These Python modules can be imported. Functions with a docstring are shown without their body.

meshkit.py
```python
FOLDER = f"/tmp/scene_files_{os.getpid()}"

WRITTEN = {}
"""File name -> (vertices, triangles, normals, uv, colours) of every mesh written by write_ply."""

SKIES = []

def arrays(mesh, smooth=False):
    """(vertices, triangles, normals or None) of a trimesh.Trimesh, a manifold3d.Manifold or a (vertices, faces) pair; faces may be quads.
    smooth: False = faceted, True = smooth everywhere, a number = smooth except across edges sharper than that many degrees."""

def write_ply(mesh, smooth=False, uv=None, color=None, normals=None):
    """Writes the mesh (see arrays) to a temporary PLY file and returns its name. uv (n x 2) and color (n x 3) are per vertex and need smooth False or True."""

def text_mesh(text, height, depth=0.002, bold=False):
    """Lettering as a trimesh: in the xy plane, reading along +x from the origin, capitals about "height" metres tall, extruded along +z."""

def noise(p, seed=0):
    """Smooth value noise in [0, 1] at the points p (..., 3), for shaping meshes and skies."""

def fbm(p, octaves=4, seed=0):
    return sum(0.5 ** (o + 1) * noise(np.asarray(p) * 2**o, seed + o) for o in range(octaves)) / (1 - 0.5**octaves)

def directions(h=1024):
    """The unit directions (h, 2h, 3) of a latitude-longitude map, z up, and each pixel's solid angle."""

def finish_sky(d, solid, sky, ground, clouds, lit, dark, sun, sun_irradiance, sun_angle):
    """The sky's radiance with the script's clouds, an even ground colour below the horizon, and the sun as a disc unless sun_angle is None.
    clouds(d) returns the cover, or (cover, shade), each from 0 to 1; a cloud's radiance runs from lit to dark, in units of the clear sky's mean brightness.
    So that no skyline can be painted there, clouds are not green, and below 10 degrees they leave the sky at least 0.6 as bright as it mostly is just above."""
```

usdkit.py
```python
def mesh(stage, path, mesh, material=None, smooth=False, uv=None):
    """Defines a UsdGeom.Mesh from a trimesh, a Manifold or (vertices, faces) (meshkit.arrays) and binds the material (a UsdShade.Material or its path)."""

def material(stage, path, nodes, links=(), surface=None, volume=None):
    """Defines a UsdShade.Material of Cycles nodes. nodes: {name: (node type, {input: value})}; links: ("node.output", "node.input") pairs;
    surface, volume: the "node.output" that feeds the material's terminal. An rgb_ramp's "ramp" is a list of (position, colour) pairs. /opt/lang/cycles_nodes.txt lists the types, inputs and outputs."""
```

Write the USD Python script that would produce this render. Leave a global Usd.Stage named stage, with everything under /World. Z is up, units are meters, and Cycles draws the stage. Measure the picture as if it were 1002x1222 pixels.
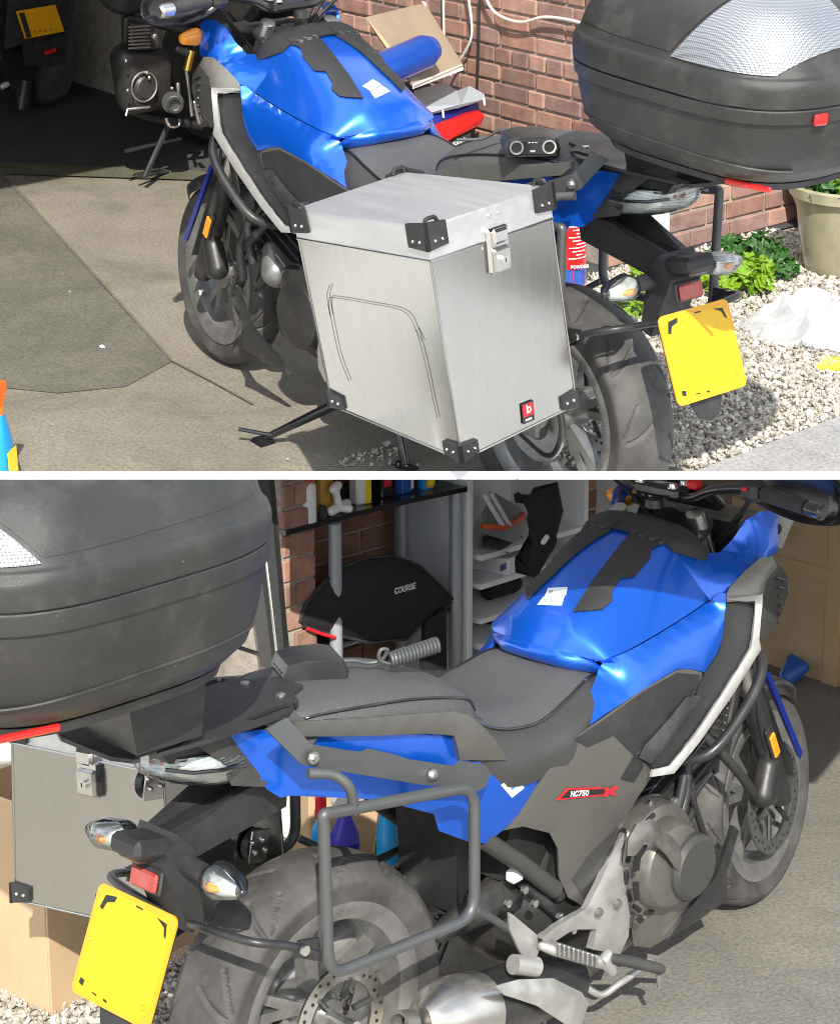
import math, random
import numpy as np, trimesh, usdkit, meshkit
import shapely.geometry as sg
from scipy.spatial import Delaunay
from scipy.spatial.transform import Rotation as Rot
from pxr import Usd, UsdGeom, UsdLux, UsdShade, Gf, Sdf, Vt
import manifold3d as m3

stage = Usd.Stage.CreateInMemory()
UsdGeom.SetStageUpAxis(stage, UsdGeom.Tokens.z); UsdGeom.SetStageMetersPerUnit(stage, 1.0)
UsdGeom.Xform.Define(stage, '/World'); UsdGeom.Scope.Define(stage, '/World/Looks')

# ------------------------------------------------------------------ camera, sky, sun, exposure
CAM_H, PITCH, FPX, PW, PH = 2.30, math.radians(18.0), 2600.0, 1002.0, 1222.0
EXPOSURE = 0.8
SUN_EL, SUN_RIGHT, SUN_I, SKY_S = math.radians(40), math.radians(4), 1.0, 0.15
cam = UsdGeom.Camera.Define(stage, '/World/camera')
cam.AddTranslateOp().Set((0, 0, CAM_H)); cam.AddRotateXOp().Set(90 - math.degrees(PITCH))
cam.CreateHorizontalApertureAttr(36.0); cam.CreateVerticalApertureAttr(36.0 * PH / PW)
cam.CreateFocalLengthAttr(36.0 * FPX / PW); cam.CreateClippingRangeAttr((0.05, 500)); cam.CreateExposureAttr(EXPOSURE)
sun_dir = np.array([math.cos(SUN_EL) * math.sin(SUN_RIGHT), -math.cos(SUN_EL) * math.cos(SUN_RIGHT), math.sin(SUN_EL)])   # towards the sun
sun = UsdLux.DistantLight.Define(stage, '/World/sun')
sun.CreateIntensityAttr(SUN_I); sun.CreateAngleAttr(0.5); sun.CreateNormalizeAttr(True); sun.CreateColorAttr((1.0, 0.95, 0.87))
zq = Rot.align_vectors([sun_dir], [[0, 0, 1]])[0].as_euler('xyz', degrees=True)
sun.AddRotateXYZOp().Set(tuple(float(v) for v in zq))
dome = UsdLux.DomeLight.Define(stage, '/World/sky')
sky = usdkit.material(stage, '/World/Looks/sky_air', {
    'sky': ('sky_texture', {'sky_type': 'single_scattering', 'sun_disc': False, 'sun_elevation': SUN_EL, 'sun_rotation': math.atan2(sun_dir[0], sun_dir[1])}),
    'tc': ('texture_coordinate', {}), 'nz': ('noise_texture', {'scale': 2.2, 'detail': 6.0, 'roughness': 0.6}),
    'rp': ('rgb_ramp', {'ramp': [(0.42, (0, 0, 0)), (0.6, (1, 1, 1))]}),
    'mx': ('mix', {'color2': (7.5, 7.7, 8.0)}), 'bg': ('background_shader', {'strength': SKY_S})},
    [('tc.generated', 'nz.vector'), ('nz.fac', 'rp.fac'), ('rp.color', 'mx.fac'), ('sky.color', 'mx.color1'), ('mx.color', 'bg.color')], surface='bg.background')
UsdShade.MaterialBindingAPI.Apply(dome.GetPrim()).Bind(sky)
dome.GetPrim().SetCustomDataByKey('kind', 'structure'); dome.GetPrim().SetCustomDataByKey('label', 'blue daylight sky with thin white cloud')

# ------------------------------------------------------------------ the two levels: each photographed bay has its own ground, set on a gentle slope
RA = np.array([[-0.625708, -0.779989, -0.010346], [-0.299732, 0.252648, -0.919962], [0.720173, -0.572527, -0.391872]]); CA = np.array([-3.772993, 3.474772, 2.167765])
RB = np.array([[0.693648, -0.720313, -0.001451], [-0.18351, -0.174767, -0.967358], [0.696547, 0.671272, -0.253411]]); CB = np.array([-2.703455, -2.923123, 2.325064])
RC = np.array([[1, 0, 0], [0, -math.sin(PITCH), math.cos(PITCH)], [0, -math.cos(PITCH), -math.sin(PITCH)]], float)   # columns right, down, forward
C0 = np.array([0, 0, CAM_H], float)

class Bay:
    """One of the two levels: local frame of its motorcycle (x forwards, y left, z up), pose in the world, and the sloping ledge it ends at."""
    def __init__(s, name, R, c, edge, keep):
        s.name, s.R, s.c = name, R, c
        s.M = np.eye(4); s.M[:3, :3] = RC @ R; s.M[:3, 3] = C0 - s.M[:3, :3] @ c
        n = np.array([0, FPX, -(edge - PH / 2)]); n /= np.linalg.norm(n)          # plane of the ledge face, in camera axes
        n = RC @ n                                                                 # normal points down
        s.n = n if keep == 'below' else -n
    def at(s, px, py, ax, v):
        d = s.R.T @ np.array([(px - PW / 2) / FPX, (py - PH / 2) / FPX, 1.0]); t = (v - s.c[ax]) / d[ax]
        return s.c + t * d
    def ray(s, px, py):
        return s.R.T @ np.array([(px - PW / 2) / FPX, (py - PH / 2) / FPX, 1.0])
UP = Bay('upper', RA, CA, 562, 'above')
LO = Bay('lower', RB, CB, 572, 'below')
BAY = UP

# ------------------------------------------------------------------ prims
taken = {}
def numbered(parent, name):
    k = (parent, name); taken[k] = taken.get(k, -1) + 1
    return f'{parent}/{name}' + (f'_{taken[k]:03d}' if taken[k] else '')
def mat4(M):
    return Gf.Matrix4d(*[float(v) for v in np.asarray(M).T.ravel()])
XF = {}
def custom(p, label=None, cat=None, group=None, kind=None):
    for k, v in (('label', label), ('category', cat), ('group', group), ('kind', kind)):
        if v: p.SetCustomDataByKey(k, v)
    return p
def thing(name, label, cat, pos=(0, 0, 0), rot=None, group=None):
    """An Xform under /World at pos (frame of the current bay), rot a 3x3."""
    path = numbered('/World', name); x = UsdGeom.Xform.Define(stage, path)
    L = np.eye(4); L[:3, 3] = pos
    if rot is not None: L[:3, :3] = rot
    W = BAY.M @ L; x.AddTransformOp().Set(mat4(W)); XF[path] = W
    custom(x.GetPrim(), label, cat, group); return path
def rz(deg): return Rot.from_euler('z', deg, degrees=True).as_matrix()
def rxyz(a, b, c): return Rot.from_euler('xyz', (a, b, c), degrees=True).as_matrix()
def VF(mesh):
    if hasattr(mesh, 'to_mesh'):
        t = mesh.to_mesh(); return np.array(t.vert_properties[:, :3], float), np.array(t.tri_verts, int)
    if isinstance(mesh, (tuple, list)):
        v, f = np.asarray(mesh[0], float), np.asarray(mesh[1], int)
        if f.shape[1] == 4: f = np.vstack([f[:, [0, 1, 2]], f[:, [0, 2, 3]]])
        return v, f
    return np.array(mesh.vertices, float), np.array(mesh.faces, int)
def cut(v, f, W):
    w = v @ W[:3, :3].T + W[:3, 3]; d = (w - C0) @ BAY.n
    if d.min() >= 0: return v, f
    if d.max() <= 0: return None
    nl = W[:3, :3].T @ BAY.n; o = W[:3, :3].T @ (C0 - W[:3, 3])
    m = trimesh.intersections.slice_mesh_plane(trimesh.Trimesh(v, f, process=False), nl, o, cap=False)
    return (np.array(m.vertices), np.array(m.faces)) if len(m.faces) else None
POST = [None]
def part(parent, name, mesh, m, smooth=30, label=None, nocut=False, kind=None):
    v, f = VF(mesh)
    if POST[0] is not None: v = POST[0](v)
    root = '/' + '/'.join(parent.strip('/').split('/')[:2])
    if not nocut:
        r = cut(v, f, XF[root])
        if r is None: return None
        v, f = r
    if f.max() + 1 != len(v) or len(np.unique(f)) != len(v): u_, inv_ = np.unique(f, return_inverse=True); v, f = v[u_], inv_.reshape(f.shape)
    path = numbered(parent, name)
    g = usdkit.mesh(stage, path, trimesh.Trimesh(v, f, process=False), M[m], smooth=smooth)
    custom(g.GetPrim(), label, kind=kind)
    return path
def cat(*ms):
    vs, fs, n = [], [], 0
    for m in ms:
        v, f = VF(m); vs.append(v); fs.append(f + n); n += len(v)
    return np.vstack(vs), np.vstack(fs)
def mir(mesh):
    v, f = VF(mesh); return v * [1, -1, 1], f[:, ::-1]
def move(mesh, t=(0, 0, 0), R=None):
    v, f = VF(mesh)
    if R is not None: v = v @ np.asarray(R).T
    return v + np.asarray(t, float), f

# ------------------------------------------------------------------ shapes
def rbox(sx, sy, sz, r=0.004, at=(0, 0, 0), R=None):
    """box with chamfered edges, centred at at"""
    r = min(r, 0.45 * min(sx, sy, sz)); v = []
    for a in (-1, 1):
        for b in (-1, 1):
            for c in (-1, 1):
                for e in ((r, r, 0), (r, 0, r), (0, r, r)):
                    v.append((a * (sx / 2 - e[0]), b * (sy / 2 - e[1]), c * (sz / 2 - e[2])))
    return move(m3.Manifold.hull_points(np.array(v)), at, R)
def hull(pts): return VF(m3.Manifold.hull_points(np.asarray(pts, float)))
def hull_spheres(ps, n=14):
    out = []
    u = trimesh.creation.icosphere(2).vertices if n > 10 else trimesh.creation.icosphere(1).vertices
    for p, r in ps: out.append(u * r + np.asarray(p))
    return hull(np.vstack(out))
def cyl(p, q, r, r2=None, n=20):
    return tube([p, q], [r, r if r2 is None else r2], n)
def spline(P, k=8, closed=False):
    P = np.asarray(P, float); n = len(P)
    if n < 3 and not closed: return P
    out = []
    for i in range(n if closed else n - 1):
        p0, p1, p2, p3 = (P[(i + j) % n] if closed else P[min(max(i + j, 0), n - 1)] for j in (-1, 0, 1, 2))
        for t in np.linspace(0, 1, k, endpoint=False):
            out.append(0.5 * ((2 * p1) + (-p0 + p2) * t + (2 * p0 - 5 * p1 + 4 * p2 - p3) * t * t + (-p0 + 3 * p1 - 3 * p2 + p3) * t ** 3))
    if not closed: out.append(P[-1])
    return np.array(out)
def fillet(P, r, k=6, closed=False):
    """polyline with rounded corners"""
    P = np.asarray(P, float); out = []; n = len(P)
    for i in range(n):
        if not closed and i in (0, n - 1): out.append(P[i]); continue
        a, b, c = P[i - 1], P[i], P[(i + 1) % n]
        u, w = a - b, c - b; lu, lw = np.linalg.norm(u), np.linalg.norm(w); d = min(r, lu * .48, lw * .48)
        s, e = b + u / lu * d, b + w / lw * d
        for t in np.linspace(0, 1, k): out.append((1 - t) ** 2 * s + 2 * t * (1 - t) * b + t * t * e)
    return np.array(out)
def tube(P, r, n=12, closed=False):
    P = np.asarray(P, float); m = len(P); r = np.broadcast_to(np.asarray(r, float), (m,))
    T = np.gradient(P, axis=0) if not closed else np.roll(P, -1, 0) - np.roll(P, 1, 0)
    T /= np.maximum(np.linalg.norm(T, axis=1, keepdims=True), 1e-9)
    a = np.array([0, 0, 1.0]) if abs(T[0][2]) < .9 else np.array([1.0, 0, 0])
    v = []; th = np.linspace(0, 2 * np.pi, n, endpoint=False)
    for i in range(m):
        a = a - T[i] * (a @ T[i]); a /= np.linalg.norm(a); b = np.cross(T[i], a)
        v.append(P[i] + r[i] * (np.cos(th)[:, None] * a + np.sin(th)[:, None] * b))
    v = np.vstack(v); f = []
    for i in range(m if closed else m - 1):
        o, q = i * n, ((i + 1) % m) * n
        for j in range(n):
            k = (j + 1) % n; f += [[o + j, o + k, q + k], [o + j, q + k, q + j]]
    f = np.array(f)
    if not closed:
        v = np.vstack([v, P[0], P[-1]]); c0, c1 = len(v) - 2, len(v) - 1
        f = np.vstack([f, [[c0, (j + 1) % n, j] for j in range(n)], [[c1, (m - 1) * n + j, (m - 1) * n + (j + 1) % n] for j in range(n)]])
    return v, f
def lathe(prof, axis='z', n=48, at=(0, 0, 0), R=None, cap=True):
    """profile of (radius, height); revolved about axis"""
    prof = np.asarray(prof, float); th = np.linspace(0, 2 * np.pi, n, endpoint=False); m = len(prof)
    v = np.stack([np.outer(np.cos(th), prof[:, 0]), np.outer(np.sin(th), prof[:, 0]), np.tile(prof[:, 1], (n, 1))], -1).reshape(-1, 3); f = []
    for i in range(n):
        j = (i + 1) % n
        for k in range(m - 1):
            a, b, c, d = i * m + k, j * m + k, j * m + k + 1, i * m + k + 1; f += [[a, b, c], [a, c, d]]
    if axis == 'y': v = v[:, [0, 2, 1]] * [1, 1, -1]
    if axis == 'n': v = v[:, [0, 2, 1]] * [1, -1, 1]
    if axis == 'x': v = v[:, [2, 0, 1]]
    return move((v, np.array(f)), at, R)
def loft(secs, k=1, closed_sec=False, caps=False, kk=0):
    """surface through sections (each n x 3); splined along (k steps) and across (kk steps)"""
    S = [np.asarray(s, float) for s in secs]
    if kk: S = [spline(s, kk, closed_sec) for s in S]
    S = np.array(S)
    if k > 1: S = spline(S.reshape(len(S), -1), k).reshape(-1, S.shape[1], 3)
    m, n = S.shape[:2]; f = []
    for i in range(m - 1):
        for j in range(n if closed_sec else n - 1):
            q = (j + 1) % n; a, b, c, d = i * n + j, i * n + q, (i + 1) * n + q, (i + 1) * n + j; f += [[a, b, c], [a, c, d]]
    v = S.reshape(-1, 3)
    if caps:
        v = np.vstack([v, S[0].mean(0), S[-1].mean(0)])
        f += [[len(v) - 2, (j + 1) % n, j] for j in range(n)] + [[len(v) - 1, (m - 1) * n + j, (m - 1) * n + (j + 1) % n] for j in range(n)]
    return v, np.array(f)
def symsec(half):
    """half section from the middle (y=0) outwards -> full section"""
    h = np.asarray(half, float); return np.vstack([h[::-1] * [1, -1, 1], h[1:]])
def thicken(mesh, t):
    """sheet -> solid, t inwards along the (smooth) normals"""
    v, f = VF(mesh); tm = trimesh.Trimesh(v, f, process=False); n = np.zeros_like(v); fn = np.cross(v[f[:, 1]] - v[f[:, 0]], v[f[:, 2]] - v[f[:, 0]])
    for k in range(3): np.add.at(n, f[:, k], fn)
    n /= np.maximum(np.linalg.norm(n, axis=1, keepdims=True), 1e-12)
    e = np.sort(tm.edges, axis=1); u, c = np.unique(e, axis=0, return_counts=True); bd = {tuple(x) for x in u[c == 1]}
    N = len(v); side = []
    for a, b in tm.edges:
        if (min(a, b), max(a, b)) in bd: side += [[b, a, a + N], [b, a + N, b + N]]
    return np.vstack([v, v - n * t]), np.vstack([f, f[:, ::-1] + N] + ([np.array(side)] if side else []))
def fill(poly, h, ax=(0, 2), bulge=0.0, out=(0, -1, 0), flat=0.03):
    """A smooth skin through a closed 3D outline: interior points by a harmonic fit, pushed out by bulge away from the rim."""
    poly = np.asarray(poly, float); L = np.r_[poly, poly[:1]]; d = []
    for a, b in zip(L[:-1], L[1:]):
        k = max(1, int(np.ceil(np.linalg.norm(b - a) / h)))
        d += [a + (b - a) * t for t in np.linspace(0, 1, k, endpoint=False)]
    d = np.array(d); p2 = d[:, ax]; sp = sg.Polygon(p2)
    if not sp.is_valid: sp = sp.buffer(0)
    lo, hi = p2.min(0), p2.max(0); gx, gy = np.meshgrid(np.arange(lo[0], hi[0], h), np.arange(lo[1], hi[1], h)); g = np.c_[gx.ravel(), gy.ravel()]
    g[:, 0] += (np.round((g[:, 1] - lo[1]) / h) % 2) * h / 2
    import shapely
    ins = shapely.contains_xy(sp.buffer(-0.55 * h), g[:, 0], g[:, 1]) if not sp.buffer(-0.55 * h).is_empty else np.zeros(len(g), bool)
    g = g[ins]; q = np.vstack([p2, g]); T = Delaunay(q).simplices; cen = q[T].mean(1)
    T = T[shapely.contains_xy(sp.buffer(1e-7), cen[:, 0], cen[:, 1])]
    a, b, c = q[T[:, 0]], q[T[:, 1]], q[T[:, 2]]; ar = (b[:, 0] - a[:, 0]) * (c[:, 1] - a[:, 1]) - (b[:, 1] - a[:, 1]) * (c[:, 0] - a[:, 0])
    T = T[np.abs(ar) > 1e-10]; ar = ar[np.abs(ar) > 1e-10]; T[ar < 0] = T[ar < 0][:, ::-1]
    import scipy.sparse as sps, scipy.sparse.linalg as spl
    o = [i for i in range(3) if i not in ax][0]; nb = len(d); n = len(q); w = np.zeros(n); w[:nb] = d[:, o]; bl = np.zeros(n)
    for _ in range(int(.012 / h) + 2): w[:nb] = .5 * w[:nb] + .25 * (np.roll(w[:nb], 1) + np.roll(w[:nb], -1))
    if n > nb:
        E = np.unique(np.sort(np.vstack([T[:, :2], T[:, 1:], T[:, [2, 0]]]), axis=1), axis=0)
        A = sps.coo_matrix((np.ones(len(E)), (E[:, 0], E[:, 1])), (n, n)); A = (A + A.T).tocsr(); Lp = sps.diags(np.asarray(A.sum(1)).ravel()) - A
        Li = Lp[nb:, nb:].tocsc(); rhs = -Lp[nb:, :nb] @ w[:nb]; sol = spl.splu(Li); w[nb:] = sol.solve(np.asarray(rhs).ravel()); bl[nb:] = sol.solve(np.ones(n - nb))
        if bl.max() > 0: bl = np.sqrt(np.maximum(bl / bl.max(), 0)) * .5 + bl / bl.max() * .5
    v = np.zeros((n, 3)); v[:, ax[0]], v[:, ax[1]], v[:, o] = q[:, 0], q[:, 1], w
    if bulge: v += np.outer(bulge * bl, out)
    # orient along out
    nrm = np.cross(v[T[:, 1]] - v[T[:, 0]], v[T[:, 2]] - v[T[:, 0]]).sum(0)
    if nrm @ np.asarray(out) < 0: T = T[:, ::-1]
    return v, T
def skin(poly, t=0.006, h=0.02, bulge=0.0, ax=(0, 2), out=(0, -1, 0), flat=0.03): return thicken(fill(poly, h, ax, bulge, out, flat), t)
def orient(mesh, d):
    v, f = VF(mesh); n = np.cross(v[f[:, 1]] - v[f[:, 0]], v[f[:, 2]] - v[f[:, 0]]).sum(0)
    return (v, f[:, ::-1]) if n @ np.asarray(d, float) < 0 else (v, f)
def slice_by(mesh, planes):
    m = trimesh.Trimesh(*VF(mesh), process=False)
    for o, n in planes: m = trimesh.intersections.slice_mesh_plane(m, np.asarray(n, float), np.asarray(o, float), cap=False)
    m.merge_vertices(); return np.array(m.vertices), np.array(m.faces)
def hit(mesh, o, d):
    v, f = VF(mesh); a, b, c = v[f[:, 0]], v[f[:, 1]], v[f[:, 2]]; e1, e2 = b - a, c - a; p = np.cross(d, e2); det = (e1 * p).sum(1)
    det = np.where(np.abs(det) < 1e-14, 1e-14, det); s = o - a; u = (s * p).sum(1) / det; q = np.cross(s, e1); w = (q @ d) / det; t = (e2 * q).sum(1) / det
    ok = (u >= -1e-4) & (w >= -1e-4) & (u + w <= 1 + 1e-4) & (t > 0)
    return o + d * t[ok].min() if ok.any() else None
def on(mesh, pts, bay):
    out = []; 
    for p in pts:
        h = hit(mesh, bay.c, bay.ray(*p))
        if h is not None: out.append(h)
    return np.array(out)
def sheet_on(mesh, pts, bay, h=0.012, lift=0.002, t=0.0015):
    """a thin plate lying on a surface: outline in the picture of bay, every point dropped on the mesh"""
    import shapely
    L = np.array(list(pts) + [pts[0]], float); d = []; hp = h * 500
    for a, b in zip(L[:-1], L[1:]):
        k = max(1, int(np.ceil(np.linalg.norm(b - a) / hp))); d += [a + (b - a) * s for s in np.linspace(0, 1, k, endpoint=False)]
    d = np.array(d); sp = sg.Polygon(d).buffer(0); lo, hi = d.min(0), d.max(0); gx, gy = np.meshgrid(np.arange(lo[0], hi[0], hp), np.arange(lo[1], hi[1], hp)); g = np.c_[gx.ravel(), gy.ravel()]
    inn = sp.buffer(-.5 * hp)
    g = g[shapely.contains_xy(inn, g[:, 0], g[:, 1])] if not inn.is_empty else g[:0]
    q = np.vstack([d, g]); P = [hit(mesh, bay.c, bay.ray(*p)) for p in q]; ok = np.array([p is not None for p in P]); q = q[ok]; P = np.array([p for p in P if p is not None])
    T = Delaunay(q).simplices; cen = q[T].mean(1); T = T[shapely.contains_xy(sp, cen[:, 0], cen[:, 1])]
    nr = np.cross(P[T[:, 1]] - P[T[:, 0]], P[T[:, 2]] - P[T[:, 0]]); back = (nr * (P[T].mean(1) - bay.c)).sum(1) > 0; T[back] = T[back][:, ::-1]
    n = np.zeros_like(P); fn = np.cross(P[T[:, 1]] - P[T[:, 0]], P[T[:, 2]] - P[T[:, 0]])
    for k in range(3): np.add.at(n, T[:, k], fn)
    n /= np.maximum(np.linalg.norm(n, axis=1, keepdims=True), 1e-12)
    return thicken((P + n * (lift + t), T), t)
def text_on(s, height, o, u, v, depth=0.0012, bold=True):
    """lettering with its base line start at o, along unit u, up unit v"""
    m = meshkit.text_mesh(s, height, depth, bold); u, v = np.asarray(u, float), np.asarray(v, float); u = u / np.linalg.norm(u); v = v - u * (u @ v); v /= np.linalg.norm(v)
    return move(m, o, np.stack([u, v, np.cross(u, v)], 1))

# ------------------------------------------------------------------ materials
M = {}
def mat(name, col, rough=0.5, metal=0.0, coat=0.0, col2=None, vscale=6.0, vlo=.4, vhi=.62, bump=0.0, bscale=200.0, stretch=(1, 1, 1), rvar=0.0, detail=5.0, trans=0.0, ior=1.5, spec=0.5, space='object', rnd=0.0, dust=0.0, dustcol=(.32, .3, .26), bdist=0.003, alpha=1.0, specks=0.0):
    n = {'p': ('principled_bsdf', {'base_color': col, 'roughness': rough, 'metallic': metal, 'coat_weight': coat, 'coat_roughness': .12, 'transmission_weight': trans, 'ior': ior, 'specular_ior_level': spec, 'alpha': alpha}),
         'tc': ('texture_coordinate', {}), 'mp': ('mapping', {'scale': stretch})}
    l = [('tc.' + space, 'mp.vector')]; top = None
    if col2 is not None:
        n['nz'] = ('noise_texture', {'scale': vscale, 'detail': detail, 'roughness': .6}); n['rp'] = ('rgb_ramp', {'ramp': [(vlo, col), (vhi, col2)]})
        l += [('mp.vector', 'nz.vector'), ('nz.fac', 'rp.fac')]; top = 'rp.color'
    if rnd:
        n['oi'] = ('object_info', {}); n['mr'] = ('map_range', {'from_min': 0., 'from_max': 1., 'to_min': 1 - rnd, 'to_max': 1 + rnd}); n['hv'] = ('hsv', {'color': col})
        l += [('oi.random', 'mr.value'), ('mr.result', 'hv.value')]
        if top: l.append((top, 'hv.color'))
        top = 'hv.color'
    if dust:
        n['dn'] = ('noise_texture', {'scale': 9.0, 'detail': 8.0, 'roughness': .7}); n['dr'] = ('map_range', {'from_min': .5, 'from_max': .8, 'to_min': 0., 'to_max': dust}); n['dm'] = ('mix', {'color1': col, 'color2': dustcol})
        l += [('tc.' + space, 'dn.vector'), ('dn.fac', 'dr.value'), ('dr.result', 'dm.fac')]
        if top: l.append((top, 'dm.color1'))
        top = 'dm.color'
    if specks:
        n['sv'] = ('voronoi_texture', {'scale': 34.0}); n['sr'] = ('rgb_ramp', {'ramp': [(0, (1, 1, 1)), (specks, (1, 1, 1)), (specks + .03, (0, 0, 0))]}); n['sn'] = ('noise_texture', {'scale': 6.0}); n['s2'] = ('rgb_ramp', {'ramp': [(.55, (0, 0, 0)), (.62, (1, 1, 1))]}); n['sm'] = ('mix', {'mix_type': 'multiply', 'fac': 1.0}); n['sx'] = ('mix', {'color1': col, 'color2': (.2, .2, .19)})
        l += [('tc.' + space, 'sv.vector'), ('sv.distance', 'sr.fac'), ('tc.' + space, 'sn.vector'), ('sn.fac', 's2.fac'), ('sr.color', 'sm.color1'), ('s2.color', 'sm.color2'), ('sm.color', 'sx.fac')]
        if top: l.append((top, 'sx.color1'))
        top = 'sx.color'
    if top: l.append((top, 'p.base_color'))
    if rvar:
        n['rn'] = ('noise_texture', {'scale': vscale * 2.3, 'detail': 4.0}); n['rm'] = ('map_range', {'from_min': .3, 'from_max': .7, 'to_min': max(.02, rough - rvar), 'to_max': min(1., rough + rvar)})
        l += [('mp.vector', 'rn.vector'), ('rn.fac', 'rm.value'), ('rm.result', 'p.roughness')]
    if bump:
        n['bn'] = ('noise_texture', {'scale': bscale, 'detail': 3.0}); n['bp'] = ('bump', {'strength': bump, 'distance': bdist})
        l += [('mp.vector', 'bn.vector'), ('bn.fac', 'bp.height'), ('bp.normal', 'p.normal')]
    M[name] = usdkit.material(stage, '/World/Looks/' + name, n, l, surface='p.BSDF')
mat('blue_paint', (.003, .105, .62), .3, .6, .9)
mat('dark_blue_paint', (.006, .03, .28), .3, .4, 1.0)
mat('black_plastic', (.018, .018, .019), .5, bump=.25, bscale=900, dust=.07, rvar=.08)
mat('gloss_black', (.012, .012, .013), .16, coat=.5)
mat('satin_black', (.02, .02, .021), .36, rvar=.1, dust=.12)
mat('case_black', (.021, .021, .02), .34, bump=.3, bscale=1100, rvar=.07, col2=(.03, .029, .027), vscale=5, dust=.14, specks=.04)
mat('rack_black', (.035, .036, .037), .42, .3, bump=.2, bscale=700, rvar=.1)
mat('rack_grey', (.10, .105, .105), .45, .5, bump=.15, bscale=800, rvar=.1)
mat('titan_grey', (.105, .102, .092), .4, .35, bump=.08, bscale=900, rvar=.06)
mat('titan_dark', (.055, .055, .05), .42, .25, bump=.1, bscale=900, rvar=.08)
mat('strip_silver', (.46, .455, .43), .32, .5)
mat('cowl_grey', (.19, .182, .158), .36, .45, rvar=.06)
mat('alloy', (.27, .267, .255), .34, .6, col2=(.2, .197, .185), vscale=14, rvar=.1, bump=.1, bscale=350)
mat('cast_white', (.46, .455, .435), .36, .6, col2=(.38, .37, .345), vscale=18, bump=.12, bscale=300, dust=.2)
mat('engine_bronze', (.23, .215, .19), .32, .7, col2=(.18, .168, .15), vscale=9, rvar=.08)
mat('engine_dark', (.035, .034, .033), .4, .4, dust=.2, rvar=.12)
mat('steel', (.62, .61, .58), .3, 1.0, rvar=.1)
mat('bolt', (.7, .69, .66), .28, 1.0, rvar=.1)
mat('chrome', (.8, .8, .8), .08, 1.0)
mat('exhaust_steel', (.5, .47, .42), .3, .95, col2=(.62, .6, .56), vscale=7, rvar=.1)
mat('brushed_alu', (.45, .448, .43), .2, 1.0, col2=(.462, .46, .44), vscale=30.0, stretch=(1, 1, .04), rvar=.015, bump=.015, bscale=300, bdist=.001)
mat('lid_alu', (.58, .585, .585), .5, .9, col2=(.65, .655, .65), vscale=30.0, stretch=(.04, 1, 1), rvar=.03, bump=.03, bscale=300, bdist=.001)
mat('rubber', (.03, .029, .028), .72, bump=.25, bscale=500, dust=.45, dustcol=(.1, .095, .085))
mat('tyre_tread', (.04, .038, .036), .66, col2=(.075, .072, .067), vscale=10, bump=.3, bscale=420, dust=.5, dustcol=(.14, .135, .12))
mat('groove', (.008, .008, .008), .8)
mat('plate_yellow', (.66, .31, .0), .38, coat=.2, col2=(.64, .3, .0), vscale=9, rvar=.08)
mat('plate_paint', (.66, .40, .001), .42, col2=(.65, .375, .0), vscale=7)
mat('print_black', (.012, .012, .012), .5)
mat('print_white', (.78, .78, .76), .5)
mat('print_grey', (.3, .34, .36), .5)
mat('print_red', (.62, .012, .02), .45)
mat('label_white', (.75, .78, .8), .4)
mat('amber', (.9, .3, .015), .22, coat=.6, bump=.3, bscale=350)
mat('red_lens', (.55, .012, .01), .2, coat=.6, bump=.5, bscale=260)
mat('dull_red_lens', (.33, .03, .02), .25, coat=.5, bump=.6, bscale=260, dust=.3)
mat('clear_lens', (.55, .6, .58), .08, .4, coat=1.0, bump=.5, bscale=160, col2=(.2, .22, .22), vscale=20, bdist=.002)
mat('mirror_lens', (.3, .315, .32), .36, .7, coat=.25, bump=.5, bscale=330, bdist=.002)
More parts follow.
